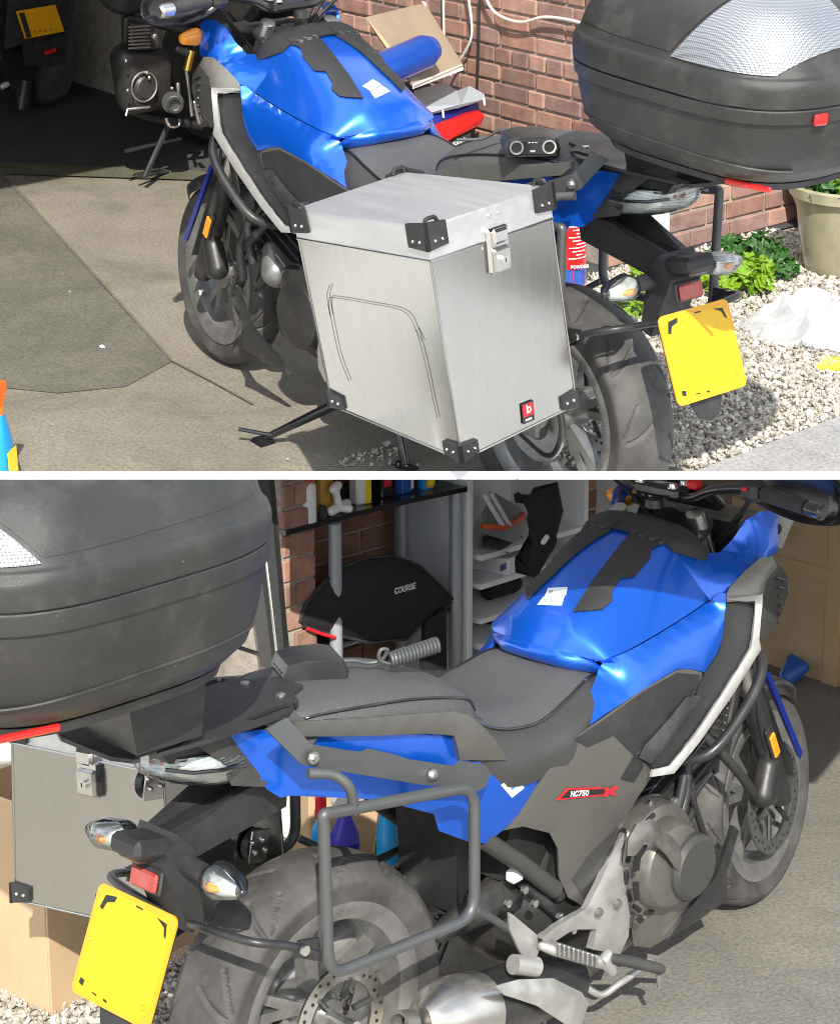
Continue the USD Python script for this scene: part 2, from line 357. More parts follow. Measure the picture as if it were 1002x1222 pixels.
mat('gold', (.62, .42, .1), .3, 1.0)
mat('hose', (.02, .02, .02), .45)
mat('cable_white', (.62, .6, .55), .5)
mat('mortar', (.38, .34, .29), .9, col2=(.28, .25, .21), vscale=22, bump=.6, bscale=120)
for i, c in enumerate([(.35, .19, .145), (.3, .16, .13), (.4, .235, .18), (.28, .165, .14), (.37, .2, .15)]):
    mat('brick_%s' % 'abcde'[i], c, .85, col2=tuple(x * .62 for x in c), vscale=16, vlo=.35, vhi=.7, bump=.6, bscale=110, rnd=.22, dust=.5, dustcol=(.36, .3, .25))
for i, c in enumerate([(.3, .145, .08), (.34, .18, .105), (.25, .12, .075)]):
    mat('pier_brick_%s' % 'abc'[i], c, .85, col2=tuple(x * .65 for x in c), vscale=16, vlo=.35, vhi=.7, bump=.6, bscale=110, rnd=.2, dust=.4, dustcol=(.36, .3, .25))
mat('white_paint', (.8, .8, .78), .45, rvar=.1, col2=(.74, .74, .72), vscale=5)
mat('white_board', (.78, .79, .8), .4, col2=(.74, .75, .77), vscale=3)
mat('white_upvc', (.82, .82, .8), .35, dust=.15)
mat('pole_grey', (.42, .46, .5), .35, .4)
mat('bag_cloth', (.012, .013, .016), .8, bump=.4, bscale=700)
mat('cardboard', (.5, .35, .205), .8, col2=(.44, .3, .175), vscale=4, bump=.12, bscale=160, dust=.2, dustcol=(.5, .4, .28))
mat('cardboard_pale', (.56, .4, .25), .8, col2=(.5, .35, .21), vscale=5, bump=.15, bscale=160)
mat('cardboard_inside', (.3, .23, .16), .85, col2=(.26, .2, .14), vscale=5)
mat('tape', (.5, .37, .2), .3, coat=.3)
mat('ext_red', (.55, .012, .015), .3, coat=.6)
mat('spray_blue', (.01, .27, .6), .35, coat=.2)
mat('spray_orange', (.85, .16, .015), .4)
mat('spray_violet', (.05, .04, .4), .35)
mat('spray_red', (.6, .015, .03), .4)
mat('tin_gold', (.5, .3, .05), .35, .4)
mat('tin_blue', (.02, .1, .4), .35)
mat('yellow_plastic', (.85, .62, .02), .45)
mat('green_plastic', (.0, .22, .15), .4)
mat('orange_trim', (.75, .13, .03), .45)
mat('grey_fabric', (.25, .255, .26), .7, bump=.3, bscale=300)
mat('bag_film_old', (.8, .82, .83), .25, trans=.35, col2=(.72, .74, .75), vscale=10, coat=.4, alpha=.8)
mat('pot_glaze', (.25, .23, .15), .3, coat=.4, col2=(.33, .3, .2), vscale=7, rvar=.1)
mat('terracotta', (.34, .15, .09), .85, bump=.4, bscale=150, col2=(.27, .12, .08), vscale=14)
mat('soil', (.05, .037, .025), .95, bump=.8, bscale=60)
mat('bronze_box', (.03, .03, .03), .4)
def glassy(name, tint, add=.1, rough=.06):
    M[name] = usdkit.material(stage, '/World/Looks/' + name, {'f': ('fresnel', {'IOR': 1.45}), 'a': ('math', {'math_type': 'add', 'value2': add}), 't': ('transparent_bsdf', {'color': tint}), 'g': ('glossy_bsdf', {'color': (.95, .95, .95), 'roughness': rough}), 'm': ('mix_closure', {}),
        'tc': ('texture_coordinate', {}), 'w': ('wave_texture', {'scale': 55.0, 'bands_direction': 'z'}), 'b': ('bump', {'strength': .35, 'distance': .002})},
        [('f.fac', 'a.value1'), ('a.value', 'm.fac'), ('t.BSDF', 'm.closure1'), ('g.BSDF', 'm.closure2'), ('tc.object', 'w.vector'), ('w.fac', 'b.height'), ('b.normal', 'g.normal')], surface='m.closure')
glassy('lens_glass', (.9, .93, .92))
M['bag_film'] = usdkit.material(stage, '/World/Looks/bag_film', {'t': ('transparent_bsdf', {'color': (.95, .95, .95)}), 'p': ('principled_bsdf', {'base_color': (.78, .79, .8), 'roughness': .16}), 'tr': ('translucent_bsdf', {'color': (.8, .81, .82)}), 'm1': ('mix_closure', {'fac': .4}), 'm2': ('mix_closure', {'fac': .55})},
    [('p.BSDF', 'm1.closure1'), ('tr.BSDF', 'm1.closure2'), ('t.BSDF', 'm2.closure1'), ('m1.closure', 'm2.closure2')], surface='m2.closure')
mat('lamp_silver', (.7, .72, .7), .35, .35, col2=(.5, .52, .5), vscale=30, bump=.25, bscale=120)
M['mirror_lens'] = usdkit.material(stage, '/World/Looks/lid_panel', {'tc': ('texture_coordinate', {}), 'v': ('voronoi_texture', {'scale': 210.0, 'randomness': .0}), 'rp': ('rgb_ramp', {'ramp': [(.2, (.4, .42, .44)), (.5, (.27, .285, .3)), (.7, (.16, .168, .175))]}), 'b': ('bump', {'strength': .6, 'distance': .003, 'invert': True}), 'n': ('noise_texture', {'scale': 5.0}), 'mr': ('map_range', {'from_min': .35, 'from_max': .65, 'to_min': .2, 'to_max': .45}),
    'p': ('principled_bsdf', {'metallic': .55, 'coat_weight': .4, 'coat_roughness': .1})}, [('tc.object', 'v.vector'), ('v.distance', 'rp.fac'), ('rp.color', 'p.base_color'), ('v.distance', 'b.height'), ('b.normal', 'p.normal'), ('tc.object', 'n.vector'), ('n.fac', 'mr.value'), ('mr.result', 'p.roughness')], surface='p.BSDF')
def leaf(name, c, c2):
    M[name] = usdkit.material(stage, '/World/Looks/' + name, {
        'oi': ('geometry', {}), 'rp': ('rgb_ramp', {'ramp': [(0, c), (1, c2)]}), 'p': ('principled_bsdf', {'roughness': .45}), 't': ('translucent_bsdf', {}), 'm': ('mix_closure', {'fac': .35})},
        [('oi.random_per_island', 'rp.fac'), ('rp.color', 'p.base_color'), ('rp.color', 't.color'), ('p.BSDF', 'm.closure1'), ('t.BSDF', 'm.closure2')], surface='m.closure')
leaf('leaf_lime', (.2, .36, .02), (.34, .5, .05)); leaf('leaf_green', (.035, .12, .02), (.1, .24, .045)); leaf('leaf_dark', (.02, .075, .018), (.055, .16, .03))
def seat_mat(name, col, sc):
    M[name] = usdkit.material(stage, '/World/Looks/' + name, {
        'tc': ('texture_coordinate', {}), 'mp': ('mapping', {'rotation': (0, 0, .785), 'scale': (sc, sc, sc)}), 'ck': ('voronoi_texture', {'scale': 1.0, 'randomness': 0.0}),
        'rp': ('rgb_ramp', {'ramp': [(.25, tuple(x * 1.35 for x in col)), (.5, col), (.62, tuple(x * .6 for x in col))]}), 'bp': ('bump', {'strength': .8, 'distance': .002, 'invert': True}),
        'p': ('principled_bsdf', {'roughness': .5})},
        [('tc.object', 'mp.vector'), ('mp.vector', 'ck.vector'), ('ck.distance', 'rp.fac'), ('ck.distance', 'bp.height'), ('rp.color', 'p.base_color'), ('bp.normal', 'p.normal')], surface='p.BSDF')
mat('seat_weave', (.055, .055, .054), .55, col2=(.085, .085, .083), vscale=260, vlo=.35, vhi=.65, bump=.7, bscale=330, bdist=.002)
mat('seat_vinyl', (.04, .04, .039), .45, bump=.25, bscale=450, rvar=.06)
# concrete: pale grit near, stains, oil, dark old floor further in (real colour patches, by place)
def concrete(name, c1, c2, c3, sp):
    M[name] = usdkit.material(stage, '/World/Looks/' + name, {
        'tc': ('texture_coordinate', {}), 'n1': ('noise_texture', {'scale': 1.9, 'detail': 9.0, 'roughness': .7, 'distortion': .6}), 'r1': ('rgb_ramp', {'ramp': [(.32, c1), (.52, c2), (.72, c3)]}),
        'n2': ('noise_texture', {'scale': 85.0, 'detail': 4.0, 'roughness': .7}), 'r2': ('rgb_ramp', {'ramp': [(.3, (.5, .5, .5)), (.5, (1, 1, 1)), (.68, (1.35, 1.33, 1.3))]}),
        'v': ('voronoi_texture', {'scale': 70.0}), 'rv': ('rgb_ramp', {'ramp': [(.0, (.35, .33, .3)), (.16, (.7, .7, .7)), (.24, (1, 1, 1))]}),
        'n3': ('noise_texture', {'scale': 9.0, 'detail': 3.0}), 'r3': ('map_range', {'from_min': .45, 'from_max': .62, 'to_min': 0., 'to_max': sp}),
        'm1': ('mix', {'mix_type': 'multiply', 'fac': .75}), 'm2': ('mix', {'mix_type': 'multiply'}),
        'bp': ('bump', {'strength': .5, 'distance': .006}), 'p': ('principled_bsdf', {'roughness': .85})},
        [('tc.object', 'n1.vector'), ('n1.fac', 'r1.fac'), ('tc.object', 'n2.vector'), ('n2.fac', 'r2.fac'), ('r1.color', 'm1.color1'), ('r2.color', 'm1.color2'),
         ('tc.object', 'v.vector'), ('v.distance', 'rv.fac'), ('tc.object', 'n3.vector'), ('n3.fac', 'r3.value'), ('r3.result', 'm2.fac'), ('m1.color', 'm2.color1'), ('rv.color', 'm2.color2'),
         ('m2.color', 'p.base_color'), ('n2.fac', 'bp.height'), ('bp.normal', 'p.normal')], surface='p.BSDF')
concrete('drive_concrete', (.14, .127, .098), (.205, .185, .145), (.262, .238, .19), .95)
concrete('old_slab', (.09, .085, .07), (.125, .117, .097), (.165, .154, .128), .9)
concrete('floor_concrete', (.13, .12, .102), (.175, .163, .14), (.22, .205, .178), .5)
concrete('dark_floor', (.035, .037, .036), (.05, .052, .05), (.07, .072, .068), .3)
concrete('crack_fill', (.1, .09, .07), (.14, .127, .1), (.18, .165, .135), .8)
concrete('moss_joint', (.06, .062, .03), (.1, .095, .06), (.13, .12, .085), .8)
concrete('tarmac', (.24, .235, .225), (.31, .305, .295), (.38, .374, .362), 1.0)
concrete('stone_bed', (.3, .275, .23), (.38, .35, .295), (.45, .42, .36), 1.0)
for i, c in enumerate([(.56, .52, .44), (.46, .42, .35), (.36, .325, .275), (.6, .57, .5)]): mat('stone_%s' % 'abcd'[i], c, .85, col2=tuple(x * .72 for x in c), vscale=40, bump=.3, bscale=150, rnd=.15)

# ------------------------------------------------------------------ the motorcycle (frame: x forwards from the rear axle, y left, z up)
def PK(ox, oy, s): return lambda cx, cy, y: LO.at(ox + cx / s, oy + cy / s + 4, 1, -y)
P0 = PK(0, 0, 1.0); P1 = PK(560, 600, 2.505); P2 = PK(740, 660, 2.6); P3 = PK(640, 570, 2.768); P5 = PK(580, 850, 2.505); P4 = PK(300, 820, 2.637); PT = PK(0, 860, 2.637); P6 = PK(200, 740, 2.277)
def PX(f, pts): return np.array([f(*p) for p in pts])

def tyre(R, w, rim_r, seed, front=False, n=760):
    """tyre with a round crown and cut grooves, axis y"""
    m = 57; th = np.linspace(0, 2 * np.pi, n, endpoint=False); s = np.linspace(-1, 1, m)
    hw = w / 2; side = R - rim_r
    ang = s * 1.62; yy = hw * np.sin(np.clip(ang, -np.pi / 2, np.pi / 2)); rr = R - side * .62 * (1 - np.cos(np.clip(ang, -np.pi / 2, np.pi / 2)))
    # sidewall runs down to the rim
    k = np.abs(s) > .8; t = (np.abs(s[k]) - .8) / .2; yy[k] = np.sign(s[k]) * (hw * .985 - .016 * t); rr[k] = (R - side * .44) * (1 - t) + rim_r * t
    Y, T = np.meshgrid(yy, th); Rr = np.tile(rr, (n, 1)); S = np.tile(s, (n, 1))
    N = 11 if not front else 13; ph = (T / (2 * np.pi) * N) % 1; dep = np.zeros_like(Rr)
    for sg_, off in ((1, 0), (-1, .5)):
        a = np.clip(S * sg_, 0, 1); line = (.12 + off + a * .75 - .5 * a * a) % 1; d = np.abs(((ph - line + .5) % 1) - .5)
        dep += .0065 * np.exp(-(d / .030) ** 4) * ((S * sg_ > .06) & (S * sg_ < .62))
        line = (.55 + off + a * 1.1) % 1; d = np.abs(((ph - line + .5) % 1) - .5); dep += .0065 * np.exp(-(d / .026) ** 4) * ((S * sg_ > .30) & (S * sg_ < .70))
    Rr = Rr - dep
    v = np.stack([Rr * np.cos(T), Y, Rr * np.sin(T)], -1).reshape(-1, 3); i = np.arange(n)[:, None] * m + np.arange(m - 1)[None]; j = ((np.arange(n) + 1) % n)[:, None] * m + np.arange(m - 1)[None]
    f = np.stack([i, i + 1, j + 1, j], -1).reshape(-1, 4)
    return v, f
def wheel_parts(t, x, z, R, w, rim_r, rw, seed, discs, front):
    c = np.array([x, 0, z])
    part(t, 'tyre', move(tyre(R, w, rim_r + .004, seed, front), c), 'tyre_tread', smooth=60)
    prof = [(rim_r - .035, -rw / 2 + .012), (rim_r - .012, -rw / 2), (rim_r + .008, -rw / 2), (rim_r + .008, -rw / 2 + .012), (rim_r - .02, -rw / 2 + .03), (rim_r - .03, 0), (rim_r - .02, rw / 2 - .03), (rim_r + .008, rw / 2 - .012), (rim_r + .008, rw / 2), (rim_r - .012, rw / 2), (rim_r - .035, rw / 2 - .012), (rim_r - .045, 0), (rim_r - .035, -rw / 2 + .012)]
    rim = part(t, 'wheel_rim', lathe(prof, 'y', 80, c), 'alloy', 40)
    hub = lathe([(0, -rw * .42), (.035, -rw * .42), (.045, -rw * .3), (.04, 0), (.045, rw * .3), (.035, rw * .42), (0, rw * .42)], 'y', 32, c)
    part(rim or t, 'hub', hub, 'alloy', 40)
    for k in range(5):
        for e in (-.16, .16):
            a = 2 * np.pi * k / 5 + .3; p0 = np.array([np.cos(a), 0, np.sin(a)]) * .04; p1 = np.array([np.cos(a + e), 0, np.sin(a + e)]) * (rim_r - .02)
            u = (p1 - p0) / np.linalg.norm(p1 - p0); s_ = np.cross(u, [0, 1, 0])
            pts = [p0 + s_ * a1 * .012 + np.array([0, b1 * .018, 0]) for a1 in (-1, 1) for b1 in (-1, 1)] + [p1 + s_ * a1 * .009 + np.array([0, b1 * .012, 0]) for a1 in (-1, 1) for b1 in (-1, 1)]
            part(rim or t, 'spoke', move(hull(pts), c), 'alloy', False)
    for y, r in discs:
        d = part(t, 'brake_disc', lathe([(r - .035, -.0025), (r, -.0025), (r, .0025), (r - .035, .0025), (r - .035, -.0025)], 'y', 64, c + [0, y, 0]), 'rack_grey' if front else 'steel', 30)
        holes = [cyl(c + [np.cos(a) * rr, y - .0034, np.sin(a) * rr], c + [np.cos(a) * rr, y + .0034, np.sin(a) * rr], .004, n=8) for i in range(36) for a, rr in [(2 * np.pi * i / 36, r - .009 - .006 * (i % 3))]]
        part(d or t, 'disc_holes', cat(*holes), 'groove', False, kind='stuff')
        for a in np.arange(6) * np.pi / 3 + .2: part(d or t, 'carrier_arm', cyl(c + np.array([np.cos(a) * .045, y * .9, np.sin(a) * .045]), c + np.array([np.cos(a) * (r - .03), y, np.sin(a) * (r - .03)]), .007, n=8), 'satin_black', 30)
    part(t, 'axle', cyl(c + [0, -rw * .9, 0], c + [0, rw * .9, 0], .014), 'bolt', 30)

def both(t, name, mesh, m, smooth=30, **k):
    a = part(t, name, mesh, m, smooth, **k); b = part(t, name, mir(mesh), m, smooth, **k); return a, b

LID_HALF = [
    [(.672, 0, .866), (.677, .06, .864), (.697, .105, .856), (.712, .138, .850)],
    [(.700, 0, .908), (.703, .065, .904), (.715, .115, .885), (.728, .165, .856)],
    [(.735, 0, .938), (.737, .07, .932), (.75, .125, .905), (.765, .180, .864)],
    [(.80, 0, .975), (.80, .07, .969), (.81, .125, .94), (.83, .186, .875)],
    [(.90, 0, 1.025), (.90, .08, 1.019), (.91, .13, .985), (.95, .192, .899)],
    [(1.0, 0, 1.060), (1.0, .085, 1.054), (1.005, .126, 1.034), (1.05, .192, .92)]]
LID = orient(loft([symsec(spline(h, 6)) for h in LID_HALF], k=8), (0, 0, 1))
import scipy.ndimage as _nd
_g = LID[0].reshape(len(LID_HALF) * 8 - 7, -1, 3); _s = _nd.gaussian_filter1d(_nd.gaussian_filter1d(_g, 1.3, 0, mode='nearest'), .9, 1, mode='nearest'); _s[0], _s[:, 0], _s[:, -1] = _g[0], _g[:, 0], _g[:, -1]; _s[:, 1] = .5 * _g[:, 1] + .5 * _s[:, 1]; _s[:, -2] = .5 * _g[:, -2] + .5 * _s[:, -2]; LID = (_s.reshape(-1, 3), LID[1])
_lv = LID[0].reshape(len(LID_HALF) * 8 - 7, -1, 3)
LID_EDGE = _lv[:, 0] if _lv[0, 0, 1] < 0 else _lv[:, -1]           # right edge, tail to front
LID_FRONT = _lv[-1][:_lv.shape[1] // 2] if _lv[0, 0, 1] < 0 else _lv[-1][::-1][:_lv.shape[1] // 2]   # right half of the front row, edge to middle
LID_FRONT = LID_FRONT[np.abs(LID_FRONT[:, 1]) > .118]
def lid_z(x, y):
    h = hit(LID, np.array([x, y, 2.0]), np.array([0, 0, -1.0])); return h[2] if h is not None else .9

def make_bike(label, steer=0.0):
    t = thing('motorcycle', label, 'motorcycle', group=None)
    # ---------------- tank and bodywork
    lid = part(t, 'tank_lid', thicken(LID, .006), 'blue_paint', 40)
    lip = orient(loft([symsec(spline(h, 6)) for h in ([(.6725, 0, .8645), (.6775, .06, .8625), (.6975, .105, .8545), (.7125, .139, .8485)], [(.66, 0, .85), (.67, .07, .848), (.70, .12, .84), (.725, .15, .834)], [(.675, 0, .832), (.685, .08, .829), (.72, .125, .822), (.745, .150, .815)], [(.70, 0, .825), (.71, .08, .822), (.74, .12, .815), (.76, .14, .805)])], k=4), (-.5, 0, 1))
    part(t, 'tank_tail_panel', thicken(lip, .005), 'blue_paint', 40)
    side = np.vstack([LID_EDGE[::-3] - [0, 0, .003], PX(P1, [(400, 470, .150), (386, 484, .146), (380, 505, .150), (345, 600, .172), (305, 692, .19), (400, 626, .206), (520, 548, .222), (620, 488, .226), (662, 488, .23), (703, 497, .236), (742, 440, .234), (757, 390, .23), (765, 300, .224), (772, 262, .222), (748, 258, .206)])])
    both(t, 'tank_side_panel', skin(side, .006, .010, .012), 'blue_paint', 40)
    shroud = PX(P3, [(462, 203, .128), (530, 242, .142), (605, 236, .16), (650, 190, .175), (690, 130, .19), (740, 100, .2), (775, 98, .205), (796, 118, .208), (797, 235, .232), (745, 262, .235), (700, 296, .233), (655, 340, .224), (622, 378, .214), (596, 396, .2)])
    shroud = np.vstack([shroud[1:], LID_FRONT - [0, 0, .002]])
    both(t, 'front_shroud', skin(shroud, .006, .009, .006), 'blue_paint', 40)
    # dark instrument surround ahead of the lid
    cov = orient(loft([symsec(spline(h, 6)) for h in ([(.975, 0, lid_z(.975, 0) + .006), (.975, .085, lid_z(.975, .085) + .006), (.985, .115, lid_z(.985, .115) + .006), (.995, .132, lid_z(.995, .132) + .006)], [(1.03, 0, 1.074), (1.03, .09, 1.068), (1.045, .135, 1.045), (1.055, .155, 1.0)], [(1.07, 0, 1.068), (1.07, .10, 1.06), (1.085, .14, 1.03), (1.10, .16, .98)], [(1.10, 0, 1.02), (1.10, .10, 1.01), (1.12, .14, .98), (1.13, .155, .94)])], k=4), (0, 0, 1))
    part(t, 'tank_front_cover', thicken(move(cov, (0, 0, .004)), .005), 'black_plastic', 40)
    stripe = [(505, 58), (590, 72), (604, 92), (560, 122), (545, 130), (538, 160), (492, 214), (450, 218), (424, 262), (427, 284), (394, 313), (310, 319), (360, 240), (430, 148)]
    px = [(560 + a / 2.505, 600 + b / 2.505 + 4) for a, b in stripe]
    try:
        st = sheet_on(cat(LID, cov), px, LO, .008, .002, .004); both(t, 'tank_trim_strip', st, 'black_plastic', 25)
    except Exception as e: print('stripe', e)
    for i, (y0, w) in enumerate(((200, 100), (226, 100))):
        q = [(235, 246), (294, 243), (288, 268), (226, 270)] if i == 0 else [(222, 272), (284, 271), (276, 298), (203, 296)]
        px = [(560 + a / 2.505, 600 + b / 2.505 + 4) for a, b in q]
        lb = part(t, 'warning_label', sheet_on(LID, px, LO, .006, .0008, .0006), 'label_white', False)
        o = np.array(q, float)
        for k in range(3):
            a, b = .12 + .27 * k, .3 + .27 * k; g = [o[0] * (1 - a) * .7 + o[1] * a * .7 + (o[3] * (1 - a) + o[2] * a) * .3, o[0] * (1 - b) * .7 + o[1] * b * .7 + (o[3] * (1 - b) + o[2] * b) * .3, o[0] * (1 - b) * .3 + o[1] * b * .3 + (o[3] * (1 - b) + o[2] * b) * .7, o[0] * (1 - a) * .3 + o[1] * a * .3 + (o[3] * (1 - a) + o[2] * a) * .7]
            if k == 2 or i == 0 and k == 1: continue
            part(lb or t, 'label_print', sheet_on(LID, [(560 + a / 2.505, 600 + b / 2.505 + 4) for a, b in g], LO, .004, .0018, .0004), 'print_grey', False)
    cowl = PX(P1, [(768, 262, .226), (778, 242, .226), (822, 195, .234), (870, 154, .242), (905, 150, .246), (920, 180, .252), (884, 228, .262), (880, 262, .266), (862, 276, .264), (820, 284, .25), (768, 286, .23)])
    both(t, 'side_cowl', skin(cowl, .006, .010, .008), 'cowl_grey', 40)
    vent = PX(P1, [(905, 150, .245), (930, 180, .25), (950, 210, .248), (952, 262, .246), (940, 300, .246), (915, 352, .25), (880, 402, .262), (866, 396, .266), (864, 350, .27), (874, 282, .266), (884, 226, .262)])
    vp = both(t, 'cowl_vent', skin(vent, .006, .014, .006, flat=.03), 'titan_dark', 35)
    for q in range(6):
        a, b = P1(918 + 3 * min(q, 3), 215 + q * 26, .262), P1(946 - q * 5, 222 + q * 26, .256)
        both(t, 'vent_slat', cyl(a, b, .003, n=8), 'satin_black', 30)
    strip = PX(P1, [(768, 278, .236), (878, 264, .272), (872, 330, .276), (866, 398, .276), (872, 428, .276), (790, 560, .274), (690, 704, .272), (612, 800, .268), (546, 810, .262), (550, 788, .258), (598, 776, .262), (672, 690, .268), (760, 556, .27), (842, 424, .27), (846, 400, .27), (852, 340, .268), (856, 284, .264), (820, 286, .25)])
    both(t, 'silver_trim', skin(strip, .008, .012, .004, flat=.008), 'strip_silver', 35)
    inner = PX(P1, [(768, 288, .222), (854, 288, .252), (848, 345, .256), (838, 405, .258), (836, 425, .258), (755, 555, .258), (668, 690, .256), (596, 774, .25), (550, 786, .246), (545, 775, .246), (608, 700, .25), (690, 575, .25), (680, 560, .245), (705, 500, .238), (745, 440, .235), (758, 390, .231)])
    both(t, 'inner_side_panel', skin(inner, .006, .014, -.004, flat=.03), 'black_plastic', 35)
    blade = PX(P1, [(505, 752, .232), (525, 715, .236), (590, 645, .242), (648, 572, .244), (684, 564, .246), (690, 576, .252), (608, 698, .254), (545, 772, .248)])
    both(t, 'knee_scoop', skin(blade, .006, .014, .006, flat=.02), 'satin_black', 35)
    main = PX(P5, [(185, 165, .2), (225, 120, .2), (257, 72, .205), (350, 8, .212), (470, -78, .222), (570, -136, .227), (610, -138, .229), (645, -129, .232), (640, -86, .236), (540, 40, .232), (450, 119, .226), (470, 138, .228), (495, 149, .23), (496, 182, .228), (450, 250, .215), (405, 330, .2), (392, 350, .198), (345, 460, .186), (300, 576, .178), (245, 545, .176), (218, 485, .182), (215, 400, .188), (190, 352, .186), (110, 332, .18), (40, 346, .17), (110, 275, .182)])
    mp = fill(main, .011, bulge=.012, out=(0, -1, 0), flat=.06)
    both(t, 'side_panel', thicken(mp, .006), 'titan_grey', 40)
    def dec(pts, name, m, lift, parent=None, h=.012, sym=True, tt=.0012):
        try:
            s_ = sheet_on(mp, [(580 + a / 2.505, 850 + b / 2.505 + 4) for a, b in pts], LO, h, lift, tt)
        except Exception as e: print('dec', name, e); return
        part(t, name, s_, m, 25)
        if sym: part(t, name, mir(s_), m, 25)
    dec([(393, 332), (330, 392), (300, 422), (255, 490), (293, 548), (340, 455)], 'side_panel_insert', 'titan_dark', .0006)
    dec([(262, 72), (350, 14), (470, -72), (570, -128), (636, -122), (632, -88), (535, 38), (446, 112), (470, 150), (440, 200), (400, 190), (440, 120), (380, 60), (300, 95)], 'side_panel_upper', 'black_plastic', .0009)
    dec([(205, 252), (240, 216), (346, 214), (344, 238)], 'name_badge', 'print_red', .002, sym=False)
    dec([(218, 247), (244, 221), (350, 218), (352, 233)], 'name_badge_field', 'print_black', .0034, sym=False, tt=.0006)
    dec([(340, 240), (352, 226), (345, 214), (358, 214), (364, 220), (378, 210), (392, 210), (374, 226), (384, 236), (368, 236), (362, 231), (354, 240)], 'name_badge_cross', 'print_red', .0046, sym=False, tt=.0006, h=.004)
    o, u = P5(246, 241, .2), P5(345, 233, .2); hb = hit(mp, LO.c, LO.ray(580 + 244 / 2.505, 850 + 241 / 2.505 + 4)); hu = hit(mp, LO.c, LO.ray(580 + 338 / 2.505, 850 + 234 / 2.505 + 4))
    if hb is not None and hu is not None:
        part(t, 'name_lettering', text_on('NC750', .0115, hb + [0, -.0056, 0], hu - hb, (0.12, 0, 1), .0008), 'print_white', False)
    # ---------------- seats
    sf = [[(.76, 0, .815), (.765, .07, .812), (.775, .115, .803), (.78, .138, .78), (.77, .15, .74)],
          [(.69, 0, .822), (.69, .08, .82), (.695, .14, .808), (.70, .172, .775), (.69, .188, .72)],
          [(.61, 0, .803), (.61, .09, .80), (.605, .155, .785), (.60, .202, .745), (.59, .208, .68)],
          [(.52, 0, .795), (.52, .10, .79), (.51, .165, .765), (.50, .20, .715), (.49, .195, .66)],
          [(.43, 0, .808), (.42, .10, .803), (.41, .16, .775), (.40, .195, .72), (.40, .19, .665)],
          [(.36, 0, .845), (.35, .09, .838), (.335, .15, .805), (.325, .18, .745), (.33, .17, .69)],
          [(.33, 0, .85), (.32, .09, .84), (.305, .14, .80), (.30, .16, .74), (.31, .15, .69)]]
    part(t, 'rider_seat', loft([symsec(spline(h, 6)) for h in sf], k=6, caps=True), 'seat_vinyl', 50)
    wv = loft([symsec(spline(np.array(h[:3]) + [0, 0, .004], 6)) for h in sf[:6]], k=6); part(t, 'seat_cover_panel', thicken(orient(wv, (0, 0, 1)), .003), 'seat_weave', 50)
    for s_ in (1, -1): part(t, 'seat_piping', tube(spline([np.array(h[2]) * [1, s_, 1] + [0, 0, .005] for h in sf[:6]], 6), .0032, 8), 'gloss_black', 40)
    sp = [[(.36, 0, .862), (.355, .09, .858), (.345, .135, .845), (.345, .145, .80), (.35, .14, .76)],
          [(.335, 0, .898), (.33, .09, .893), (.32, .14, .875), (.32, .155, .82), (.32, .145, .77)],
          [(.26, 0, .924), (.26, .10, .918), (.25, .15, .895), (.25, .165, .85), (.25, .155, .80)],
          [(.15, 0, .938), (.15, .10, .932), (.145, .15, .91), (.145, .165, .872), (.145, .155, .83)],
          [(.02, 0, .942), (.02, .10, .937), (.015, .145, .918), (.015, .16, .886), (.015, .15, .85)],
          [(-.09, 0, .938), (-.09, .08, .934), (-.085, .12, .92), (-.08, .13, .895), (-.08, .12, .87)],
          [(-.115, 0, .925), (-.115, .07, .92), (-.105, .10, .908), (-.10, .11, .89), (-.10, .1, .87)]]
    sp = [[(p[0], p[1], p[2] + .008 - .022 * min(max((p[0] - .02) / .3, 0), 1)) for p in q] for q in sp]
    part(t, 'pillion_seat', loft([symsec(spline(h, 6)) for h in sp], k=6, caps=True), 'seat_weave', 50)
    for s_ in (1, -1): part(t, 'seat_piping', tube(spline([np.array(h[2]) * [1, s_, 1] + [0, .002 * s_, .001] for h in sp], 6), .0032, 8), 'gloss_black', 40)
    # ---------------- grab handles, tail
    gh = PX(P6, [(345, 268, .17), (560, 256, .178), (700, 244, .182), (780, 240, .184), (820, 250, .19), (868, 290, .196), (900, 330, .198), (922, 372, .196), (795, 372, .19), (788, 335, .19), (778, 305, .186), (700, 300, .184), (560, 306, .18), (372, 308, .172), (348, 290, .17)])
    both(t, 'grab_handle', skin(gh, .02, .014, .006, flat=.015), 'titan_grey', 35)
    tail = PX(P0, [(274, 873, .085), (318, 866, .105), (345, 872, .13), (372, 874, .15), (450, 873, .16), (545, 872, .17), (560, 905, .175), (600, 906, .182), (640, 908, .186), (651, 920, .187), (630, 955, .182), (605, 983, .178), (580, 1003, .172), (556, 1000, .17), (524, 988, .17), (518, 968, .17), (480, 958, .168), (440, 950, .16), (395, 948, .148), (350, 946, .13), (334, 948, .12), (318, 938, .108), (296, 905, .09)])
    both(t, 'tail_panel', skin(tail, .006, .010, .008), 'blue_paint', 40)
    ts_ = sheet_on(fill(tail, .010, bulge=.008), [(597, 937), (613, 926), (625, 940), (610, 952)], LO, .006, .001, .0008); sk_ = part(t, 'tail_sticker', ts_, 'label_white', False)
    ts_ = sheet_on(fill(tail, .010, bulge=.008), [(607, 938), (611, 934), (614, 939), (610, 943)], LO, .004, .0022, .0004); part(sk_ or t, 'sticker_mark', ts_, 'spray_blue', False)
    tside = PX(P0, [(228, 882, .09), (274, 873, .087), (298, 906, .092), (330, 936, .112), (276, 934, .09), (264, 906, .088)])
    both(t, 'tail_end_cover', skin(tside, .006, .014, .006, flat=.02), 'titan_dark', 35)
